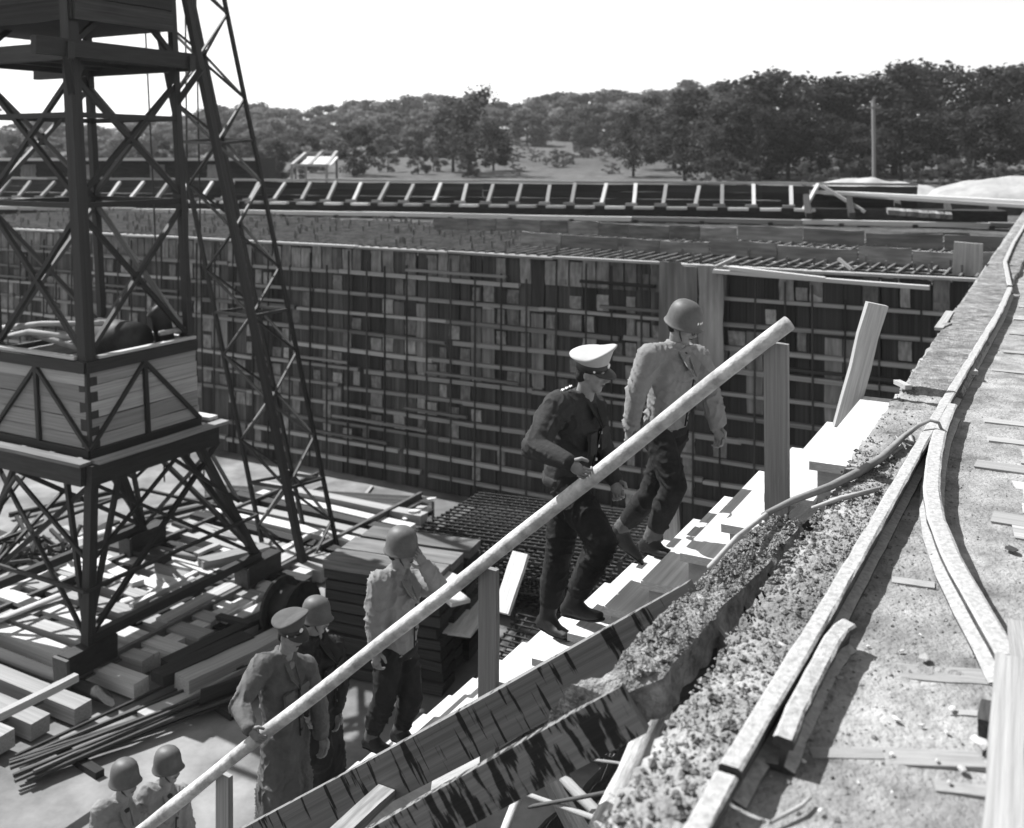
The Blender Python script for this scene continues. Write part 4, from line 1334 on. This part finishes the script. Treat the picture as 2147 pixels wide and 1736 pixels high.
def hand(mb, wr, palm_dir, side, curl, blob, size=1.0, grip=None):
    """palm ball into blob, five finger tubes into mb. side: unit vector towards the thumb; curl: unit vector the fingers bend to"""
    d = palm_dir.normalized(); sd_ = (side - d * side.dot(d)).normalized(); cu = curl - d * curl.dot(d) - sd_ * curl.dot(sd_)
    cu = cu.normalized() if cu.length > 1e-3 else d.cross(sd_)
    A = [d[:], sd_[:], cu[:]]
    pc = wr + d * .055 * size
    blob.ball(pc, (.055 * size, .042 * size, .017 * size), A)
    blob.chain([wr - d * .01, wr + d * .03], [.029 * size, .028 * size])
    for i, (off, L) in enumerate(((.031, .078), (.011, .088), (-.010, .082), (-.030, .064))):
        b0 = pc + sd_ * off * size + d * .042 * size
        c1 = .35 + .5 * (grip or .3); c2 = .9 + 1.0 * (grip or .3)
        p1 = b0 + (d * math.cos(c1) + cu * math.sin(c1)) * L * .45 * size
        p2 = p1 + (d * math.cos(c2) + cu * math.sin(c2)) * L * .33 * size
        p3 = p2 + (d * math.cos(c2 + .5) + cu * math.sin(c2 + .5)) * L * .25 * size
        mb.tube([b0 - d * .015, b0, p1, p2, p3], [.0095 * size, .0095 * size, .009 * size, .008 * size, .006 * size], 7)
    t0 = pc - d * .03 * size + sd_ * .03 * size
    t1 = t0 + (d * .6 + sd_ * .7 + cu * .25).normalized() * .042 * size
    t2 = t1 + (d * .85 + sd_ * .1 + cu * .4).normalized() * .034 * size
    mb.tube([t0, t1, t2, t2 + (t2 - t1) * .3], [.013 * size, .012 * size, .010 * size, .006 * size], 7)


def axes(f):
    f = f.normalized(); r = f.cross(Z).normalized(); u = r.cross(f)
    return f, r, u


def star(mb, c, n, up, r_):
    n = n.normalized(); x = up.cross(n).normalized(); y = n.cross(x)
    vs = []
    for k in range(10):
        a = math.pi / 2 + k * math.pi / 5; q = r_ if k % 2 == 0 else r_ * .45
        vs.append(c + x * math.cos(a) * q + y * math.sin(a) * q)
    m0 = len(mb.v)
    mb.add([v + n * .003 for v in vs] + [c + n * .006], [(k, (k + 1) % 10, 10) for k in range(10)])


def frame_mat(c, f, up):
    f = f.normalized(); r = f.cross(up).normalized(); u = r.cross(f)
    M = Matrix.Identity(4)
    for i in range(3):
        M[i][0] = f[i]; M[i][1] = -r[i]; M[i][2] = u[i]; M[i][3] = c[i]
    return M


def helmet(root, c, f, up=Z, stars=0):
    M = frame_mat(c, f, up) @ Matrix.Diagonal((1.03, .90, .93, 1))
    prof = [(0.001, .158), (.03, .156), (.06, .147), (.085, .131), (.105, .106), (.117, .07), (.122, .03), (.124, .0), (.127, -.022), (.134, -.036), (.137, -.040), (.136, -.045), (.130, -.043), (.121, -.025), (.116, .02), (.10, .09), (.05, .14)]
    m = MB(); m.lathe(prof, M, 40)
    vs = []
    Mi = M.inverted()
    for v in m.v:                                       # brim dips at sides, visor flares in front
        q = Mi @ Vector(v)
        if q.z < .02:
            w = (.02 - q.z) / .065
            q.x += max(0, q.x) * .16 * w
            q.z += w * (.016 * max(0, q.x / .13) - .014 * (abs(q.y) / .13))
        vs.append(tuple(M @ q))
    m.v = vs
    h = m.build('helmet', M_helm, root, smooth=True)
    if stars:
        sm2 = MB()
        for k in range(stars):
            a = (k - (stars - 1) / 2) * .26
            l = Vector((.119 * math.cos(a), .119 * math.sin(a) * -1, .030))
            p = M @ l; n = (M.to_3x3() @ Vector((math.cos(a), -math.sin(a), .12))).normalized()
            star(sm2, p + n * .003, n, up, .014)
        sm2.build('rank_star', M_white, h)
    m = MB()
    for sgn in (-1, 1):
        m.tube([M @ Vector((.02, sgn * .088, -.03)), M @ Vector((.035, sgn * .075, -.10)), M @ Vector((.05, sgn * .03, -.155)), M @ Vector((.055, 0, -.163))], .006, 5)
    m.build('chin_strap', M_band, root)
    return h


def peaked_cap(root, c, f, up, top_mat):
    M = frame_mat(c, f, up)
    m = MB(); m.lathe([(.098, -.03), (.102, -.03), (.104, .022), (.099, .024)], M @ Matrix.Diagonal((1.08, .92, 1, 1)), 32)
    band = m.build('cap_band', M_band, root, smooth=True)
    m = MB(); base = []
    rings = [(.103, .020, 0), (.125, .045, .0), (.142, .062, .0), (.145, .070, .0), (.132, .079, .0), (.09, .083, 0), (.04, .084, 0), (.001, .084, 0)]
    n = 36
    for (r_, z, _) in rings:
        for k in range(n):
            t = 2 * math.pi * k / n
            x = r_ * math.cos(t) * 1.06; y = r_ * math.sin(t) * .95
            zz = z + (.082 * max(0, math.cos(t)) ** 1.3 * (r_ / .14) - .020 * max(0, -math.cos(t)) * (r_ / .14)) * (1 if z > .03 else 0)
            m.v.append(tuple(M @ Vector((x, y, zz))))
    for i in range(len(rings) - 1):
        for k in range(n):
            a = i * n + k; b = i * n + (k + 1) % n
            m.f.append((a, b, b + n, a + n))
    m.build('cap_crown', top_mat, root, smooth=True)
    m = MB(); top = []; bot = []
    for k in range(15):
        t = (-1.15 + 2.3 * k / 14)
        i_ = Vector((.102 * 1.08 * math.cos(t), .102 * .92 * math.sin(t), -.022)); e = .06 * math.cos(t / 1.15 * math.pi / 2) ** .6
        o_ = Vector((i_.x + e * math.cos(t) * 1.0, i_.y * (1 + .15 * (e / .06)), -.022 - .032 * e / .06))
        m.v += [tuple(M @ i_), tuple(M @ o_), tuple(M @ (i_ - Vector((0, 0, .005)))), tuple(M @ (o_ - Vector((0, 0, .005))))]
    for k in range(14):
        a = k * 4; b = a + 4
        m.f += [(a, b, b + 1, a + 1), (a + 2, a + 3, b + 3, b + 2), (a + 1, b + 1, b + 3, a + 3)]
    m.build('cap_visor', M_band, root, smooth=True)
    m = MB()
    for sgn in (-1, 1):
        m.lathe([(.001, .006), (.007, .004), (.008, 0)], M @ Matrix.Translation((.05, sgn * .085, -.012)) @ Matrix.Rotation(-sgn * math.pi / 2, 4, 'X'), 10)
    m.build('cap_button', M_brass, band)
    m = MB(); m.lathe([(.001, .008), (.016, .006), (.018, 0)], M @ Matrix.Translation((.112, 0, .012)) @ Matrix.Rotation(math.pi / 2, 4, 'Y'), 12)
    m.build('cap_badge', M_brass, band)


def person(label, J, face, head_face, hat, top, topmat, trmat=None, low='boots', handR=None, handL=None, glasses=False, stars=0, group=None, neckc=M_wool, build=1.0, hatmat=None, shoulder_stars=False, cuffs=None):
    J = {k: (P(*v) if not isinstance(v, Vector) else v) for k, v in J.items()}
    foot = Vector((J['pel'].x, J['pel'].y, min(J['anR'].z, J['anL'].z) - .09))
    root = empty('person', foot, label, 'person', group)
    f, r, u = axes(Vector((face[0], face[1], 0)))
    hf, hr_, hu = axes(Vector(head_face))
    A = [f[:], r[:], u[:]]
    HA = [hf[:], hr_[:], hu[:]]
    neck, chest, pel, head = J['neck'], J['chest'], J['pel'], J['head']
    g = build
    # ---- body: one continuous skin
    b = Blob(); fm = MB()
    b.chain([pel, pel.lerp(chest, .5), chest, neck - Z * .03], [(.09, .13, .10), (.085, .12, .1), (.09, .15, .10), (.06, .09, .06)], A, .7)
    b.chain([neck - Z * .05, head - hu * .07 - hf * .015], [.064 * g, .060 * g])
    b.ball(head + hu * .03 - hf * .008, (.098, .078, .092), HA)
    b.ball(head - hu * .005 + hf * .018, (.078, .070, .085), HA)
    b.chain([head - hu * .05 + hf * .03, head - hu * .088 + hf * .052], [(.055, .057, .04), (.036, .036, .028)], HA)
    b.chain([head + hf * .093 + hu * .012, head + hf * .113 - hu * .022], [.010, .015])
    b.ball(head + hf * .105 - hu * .027, (.014, .019, .010), HA)
    b.chain([head + hf * .085 + hu * .034 - hr_ * .04, head + hf * .09 + hu * .03, head + hf * .085 + hu * .034 + hr_ * .04], [.014, .013, .014])
    b.ball(head + hf * .088 - hu * .054, (.013, .026, .012), HA)
    for sg in (-1, 1):
        b.ball(head + hf * .062 - hu * .012 + hr_ * sg * .045, (.026, .022, .024), HA)
        b.ball(head - hf * .008 - hu * .008 + hr_ * sg * .079, (.018, .009, .032), HA)
    for s_ in 'RL':
        sh, el, wr = J['sh' + s_], J['el' + s_], J['wr' + s_]
        b.chain([chest + u * .1, sh, el, wr], [.06, .05, .042, .03])
        hip, kn, an = J['hip' + s_], J['kn' + s_], J['an' + s_]
        b.chain([hip, kn, an], [.075, .055, .042])
        spec = handR if s_ == 'R' else handL
        d = (wr - el).normalized()
        if spec is None:
            side = f * 1.0; curl = (-r if s_ == 'R' else r); hd = (d + Vector((0, 0, -.6))).normalized(); gr = .35
        else:
            hd, side, curl, gr = spec
        hand(fm, wr, hd, side, curl, b, 1.05, gr)
    body = b.build('body', M_skin, root, .0085, 3, extra=fm)
    # ---- face details
    m = MB()
    for sg in (-1, 1):
        m.lathe([(.001, .004), (.009, .002), (.011, -.003)], frame_mat(head + hf * .086 + hu * .010 + hr_ * sg * .032, hf, hu) @ Matrix.Rotation(math.pi / 2, 4, 'Y'), 10)
    m.build('eye', M_black, root)
    m = MB(); m.tube([head + hf * .094 - hu * .054 + hr_ * .024, head + hf * .101 - hu * .053, head + hf * .094 - hu * .054 - hr_ * .024], .0035, 5)
    m.build('mouth', M_black, root)
    m = Blob(); m.ball(head - hf * .018 + hu * .028, (.094, .083, .09), HA); m.ball(head - hf * .05 - hu * .02, (.055, .074, .06), HA)
    m.build('hair', M_dcoat, root, .011, 3)
    if glasses:
        m = MB()
        for sg in (-1, 1):
            c = head + hf * .112 + hu * .008 + hr_ * sg * .034
            m.tube([c + hr_ * math.cos(k * .524) * .024 + hu * math.sin(k * .524) * .02 for k in range(13)], .0035, 5, False)
            m.tube([c + hr_ * sg * .024, head + hr_ * sg * .082 + hu * .01], .003, 5)
        m.tube([head + hf * .113 + hu * .012 - hr_ * .011, head + hf * .113 + hu * .012 + hr_ * .011], .003, 5)
        m.build('glasses', M_black, root)
    # ---- clothing
    j = Blob()
    tw = {'jacket': 1.12, 'tunic': 1.12, 'coat': 1.12}[top] * g
    waist = pel.lerp(chest, .38)
    hem = pel - (chest - pel).normalized() * (.02 if top != 'tunic' else -.02)
    j.chain([hem, waist, chest, chest.lerp(neck, .55)], [(.135 * tw, .175 * tw, .09), (.135 * tw, .168 * tw, .1), (.145 * tw, .20 * tw, .13), (.105 * tw, .155 * tw, .08)], A, .35)
    j.chain([J['shL'].lerp(chest.lerp(neck, .6), .15), neck - Z * .045, J['shR'].lerp(chest.lerp(neck, .6), .15)], [.075 * tw, .085 * tw, .075 * tw])
    for s_ in 'RL':
        sh, el, wr = J['sh' + s_], J['el' + s_], J['wr' + s_]
        wend = el.lerp(wr, .96)
        j.chain([sh, sh.lerp(el, .5), el, el.lerp(wr, .5), wend], [.092 * tw, .083 * tw, .074 * tw, .067 * tw, .053 * tw])
    if top == 'coat':
        k0 = (J['knR'] + J['knL']) / 2
        kz = min(J['knR'].z, J['knL'].z)
        kb = Vector((pel.x * .6 + k0.x * .4, pel.y * .6 + k0.y * .4, kz - .10))
        j.chain([pel, pel.lerp(kb, .5), kb], [(.165, .21, .1), (.19, .235, .1), (.215, .26, .06)], A, .35)
        if J['knR'].z != J['knL'].z:
            for s_ in 'RL': j.chain([J['hip' + s_], J['kn' + s_]], [.155, .15])
    for s_ in 'RL':                                     # slope of the shoulders
        j.chain([neck - f * .015 - Z * .005, J['sh' + s_] + Z * .035], [.062, .062])
    # collar
    nc = neck.lerp(head, .30) - hf * .008
    for k in range(17):
        a_ = math.pi * (-.28 + 1.56 * k / 16)
        j.ball(nc - f * (.064 * math.sin(a_)) + r * .070 * math.cos(a_) - u * .012, .026)
        j.ball(neck - f * (.070 * math.sin(a_)) + r * .080 * math.cos(a_), .032)
    jk = j.build({'jacket': 'field_jacket', 'tunic': 'tunic', 'coat': 'overcoat'}[top], topmat, root, .011, 3, wr=.015)
    # lapels, front opening, shirt and tie
    cf = chest + f * .146 * tw
    m = MB()
    for sg in (-1, 1):
        a0 = neck + f * .045 + r * sg * .065 + u * .005
        a1 = chest.lerp(neck, .45) + f * .142 * tw + r * sg * .085
        a2 = chest.lerp(neck, .0) + f * .164 * tw + r * sg * .012
        a3 = neck + f * .07 + r * sg * .03 - u * .03
        nn = f * .012
        m.add([a0, a1, a2, a3, a0 + nn, a1 + nn, a2 + nn, a3 + nn], [(4, 5, 6, 7), (0, 4, 7, 3), (0, 1, 5, 4), (1, 2, 6, 5), (2, 3, 7, 6)])
    m.build('lapel', topmat, jk)
    m = MB(); m.tube([cf + u * -.02 + f * .014, waist + f * .147 * tw, pel + f * .147 * tw + u * .02], .007, 5)
    m.build('front_opening', M_black, jk)
    s2 = Blob(); s2.chain([neck - u * .06 + f * .055, neck - u * .005 + f * .012], [(.045, .055, .04), (.052, .056, .035)], A)
    s2.build('shirt_collar', neckc, root, .011, 2)
    m = MB()                                            # pocket flaps and buttons
    if top != 'jacket':
        for sg in (-1, 1):
            pc = chest - u * .035 + f * .138 * tw + r * sg * .085
            m = MB()
            m.box(pc, r * .10, u * .045, f * .03)
            m.box(pc - u * .07, r * .095, u * .10, f * .022)
            m.build('pocket', topmat, jk)
    m = MB()
    for q in (.1, .35, .6, .85):
        c = (chest + f * .155 * tw).lerp(pel + f * .150 * tw, q) - r * .02
        m.box(c, f * .012, r * .016, u * .016)
    m.build('button', M_brass if top == 'tunic' else M_band, jk)
    bl = Blob()
    hd_ = (chest - pel).normalized()
    bl.chain([hem + hd_ * -.035, hem + hd_ * .01], [(.138 * tw, .178 * tw, .03), (.138 * tw, .178 * tw, .03)], A, .5)
    if top != 'coat': bl.build('waistband', M_trou if top == 'jacket' else topmat, root, .0115, 2, wr=.003)
    if cuffs:
        cfm = Blob()
        for s_ in 'RL':
            cfm.chain([J['el' + s_].lerp(J['wr' + s_], .86), J['el' + s_].lerp(J['wr' + s_], 1.0)], [.050, .043])
        cfm.build('cuff', cuffs, root, .011, 2)
    if shoulder_stars:
        m = MB()
        for k in range(4):
            q = .42 + k * .15
            c = neck.lerp(J['shR'], q) + Z * (.098 - .015 * q) - f * .01
            star(m, c, Z * .8 - f * .1 + r * .4, f, .017)
        m.build('rank_star', M_brass, jk)
    tr = Blob()
    trm = trmat or M_trou
    tr.chain([pel + u * .10, pel], [(.125, .16, .08), (.13, .172, .1)], A)
    for s_ in 'RL':
        hip, kn, an = J['hip' + s_], J['kn' + s_], J['an' + s_]
        lowp = kn.lerp(an, .72)
        tr.chain([hip, hip.lerp(kn, .5), kn, kn.lerp(an, .4), lowp], [.118 * g, .115 * g, .098 * g, .094 * g, .078 * g])
    tr.build('trousers', trm, root, .011, 3, wr=.013)
    for s_ in 'RL':
        kn, an = J['kn' + s_], J['an' + s_]
        toe = J.get('toe' + s_)
        if toe is None: toe = an + f * .17 - Z * .065
        fd = (toe - an); 
        side = fd.cross(Z).normalized(); fdn = (toe - (an - Z * .06)).normalized()
        bt = Blob()
        fh = Vector((fd.x, fd.y, 0)).normalized()
        heel = an - fh * .05 - Z * .055
        FA = [fdn[:], side[:], fdn.cross(side)[:]]
        bt.chain([kn.lerp(an, .55), an], [.068, .060])
        bt.chain([an, heel], [.056, .048])
        bt.chain([heel, heel.lerp(toe, .55), toe - fdn * .03, toe + fdn * .03], [(.045, .044, .042), (.05, .050, .045), (.045, .054, .038), (.04, .046, .030)], FA)
        bt.chain([an, heel.lerp(toe, .65)], [.056, .05])
        sl = Blob(); dn = -Z * .034
        sl.chain([heel + dn, heel.lerp(toe, .5) + dn, toe + dn * .8, toe + fdn * .05 + dn * .6], [(.05, .042, .012), (.05, .044, .012), (.05, .05, .012), (.035, .042, .012)], FA)
        sl.build('boot_sole', M_black, root, .0105, 1)
        bt.build('boot', M_leather, root, .0105, 3, wr=.003)
        if low == 'leggings':
            lg = Blob(); lg.chain([kn.lerp(an, .45), kn.lerp(an, .98)], [.073, .062])
            lg.build('legging', M_legg, root, .011, 3, wr=.004)
    # ---- hat
    if hat == 'helmet':
        helmet(root, head + hu * .050 - hf * .004, hf, hu, stars)
    else:
        peaked_cap(root, head + hu * .066 - hf * .006, hf, (hu * 1.0 + hr_ * .22 - hf * .08).normalized(), hatmat or M_captop)
    return root


FW = (.877, -.48)
RH1 = P(1192, 968, 6.04)
RH2 = P(521, 1528, 7.28)
GRIP = (N * .75 - Z * .5 + T * .12, Z * .8 + N * .4, T * .8 - Z * .4, .6)
pr = Vector((S.x, S.y, -.87)).normalized()             # down the handrail
person('man in dark tunic and pale-topped peaked cap gripping the handrail', dict(
    head=(1240, 783, 6.46), neck=(1221, 832, 6.54), chest=(1206, 890, 6.56), pel=(1188, 1000, 6.60),
    shR=(1168, 852, 6.37), elR=(1120, 938, 6.22), wrR=RH1, shL=(1242, 853, 6.72), elL=(1262, 955, 6.70), wrL=(1288, 1005, 6.52),
    hipR=(1186, 1015, 6.50), knR=(1264, 1136, 6.30), anR=(1200, 1264, 6.50), toeR=(1246, 1290, 6.38),
    hipL=(1198, 1015, 6.70), knL=(1170, 1165, 6.78), anL=(1147, 1292, 6.80), toeL=(1180, 1328, 6.68)),
    FW, (.86, -.40, -.16), 'cap', 'tunic', M_wool, handR=GRIP, shoulder_stars=True, build=1.04, neckc=M_trou)
person('man in helmet with three stars and pale field jacket climbing ahead', dict(
    head=(1431, 684, 7.12), neck=(1418, 728, 7.2), chest=(1411, 782, 7.2), pel=(1396, 890, 7.22),
    shR=(1362, 748, 7.06), elR=(1334, 826, 7.02), wrR=(1322, 896, 6.98), shL=(1463, 750, 7.32), elL=(1490, 824, 7.26), wrL=(1504, 892, 7.16),
    hipR=(1378, 905, 7.14), knR=(1414, 1018, 6.96), anR=(1364, 1132, 7.04), toeR=(1398, 1160, 6.95),
    hipL=(1412, 905, 7.30), knL=(1366, 1034, 7.34), anL=(1302, 1108, 7.46), toeL=(1334, 1160, 7.42)),
    (.72, -.69), (.74, -.58, -.34), 'helmet', 'jacket', M_tan, low='leggings', glasses=True, stars=3, cuffs=M_wool)
person('helmeted man in pale jacket raising a hand to his mouth', dict(
    head=(842, 1157, 7.66), neck=(834, 1200, 7.72), chest=(832, 1250, 7.72), pel=(832, 1352, 7.72),
    shR=(797, 1222, 7.58), elR=(786, 1298, 7.52), wrR=(788, 1362, 7.46), shL=(870, 1222, 7.86), elL=(922, 1232, 7.70), wrL=(893, 1187, 7.58),
    hipR=(818, 1366, 7.64), knR=(806, 1462, 7.58), anR=(778, 1545, 7.68), toeR=(806, 1570, 7.58),
    hipL=(846, 1366, 7.80), knL=(862, 1462, 7.66), anL=(838, 1530, 7.76), toeL=(868, 1556, 7.66)),
    FW, (.9, -.38, -.08), 'helmet', 'jacket', M_tan, low='leggings', handL=(Vector((-.55, -.1, .8)), Vector((-.6, -.6, -.3)), Vector((-.5, -.4, -.2)), .6), cuffs=M_wool)
person('man in long trench coat and dark peaked cap holding the lower handrail', dict(
    head=(609, 1330, 7.76), neck=(595, 1375, 7.84), chest=(590, 1428, 7.86), pel=(596, 1535, 7.88),
    shR=(548, 1398, 7.70), elR=(503, 1478, 7.50), wrR=RH2, shL=(640, 1398, 8.02), elL=(668, 1478, 8.0), wrL=(676, 1540, 7.92),
    hipR=(582, 1550, 7.80), knR=(596, 1660, 7.72), anR=(570, 1765, 7.80), hipL=(610, 1550, 7.96), knL=(600, 1660, 7.98), anL=(590, 1770, 8.0)),
    FW, (.84, -.54, -.14), 'cap', 'coat', M_coat, handR=GRIP, hatmat=M_capdk, neckc=M_tan)
person('helmeted man in dark overcoat half hidden behind the trench coat', dict(
    head=(662, 1298, 8.6), neck=(664, 1338, 8.66), chest=(668, 1382, 8.66), pel=(668, 1478, 8.68),
    shR=(636, 1356, 8.52), elR=(628, 1430, 8.5), wrR=(640, 1490, 8.4), shL=(698, 1356, 8.8), elL=(714, 1428, 8.78), wrL=(706, 1490, 8.66),
    hipR=(658, 1490, 8.6), knR=(664, 1585, 8.5), anR=(650, 1680, 8.6), hipL=(680, 1490, 8.76), knL=(690, 1585, 8.7), anL=(676, 1680, 8.78)),
    (.93, -.36), (.96, -.2, -.1), 'helmet', 'coat', M_dcoat, neckc=M_tan)
person('lowest helmeted man at the bottom left on the stairs', dict(
    head=(262, 1640, 8.6), neck=(252, 1682, 8.66), chest=(250, 1728, 8.66), pel=(252, 1824, 8.68),
    shR=(214, 1700, 8.52), elR=(200, 1775, 8.5), wrR=(215, 1830, 8.4), shL=(288, 1700, 8.8), elL=(304, 1775, 8.78), wrL=(300, 1830, 8.66),
    hipR=(240, 1836, 8.6), knR=(262, 1930, 8.5), anR=(240, 2020, 8.6), hipL=(264, 1836, 8.76), knL=(270, 1930, 8.75), anL=(254, 2025, 8.78)),
    FW, (.9, -.36, .0), 'helmet', 'jacket', M_tan)
person('helmeted man one step above the lowest, right of him', dict(
    head=(352, 1612, 8.95), neck=(342, 1652, 9.0), chest=(340, 1696, 9.0), pel=(342, 1786, 9.02),
    shR=(308, 1668, 8.86), elR=(296, 1740, 8.84), wrR=(310, 1794, 8.74), shL=(376, 1668, 9.14), elL=(390, 1740, 9.1), wrL=(384, 1794, 9.0),
    hipR=(332, 1800, 8.94), knR=(352, 1890, 8.85), anR=(330, 1975, 8.94), hipL=(354, 1800, 9.1), knL=(360, 1890, 9.08), anL=(344, 1980, 9.1)),
    FW, (.9, -.3, .0), 'helmet', 'jacket', M_tan)
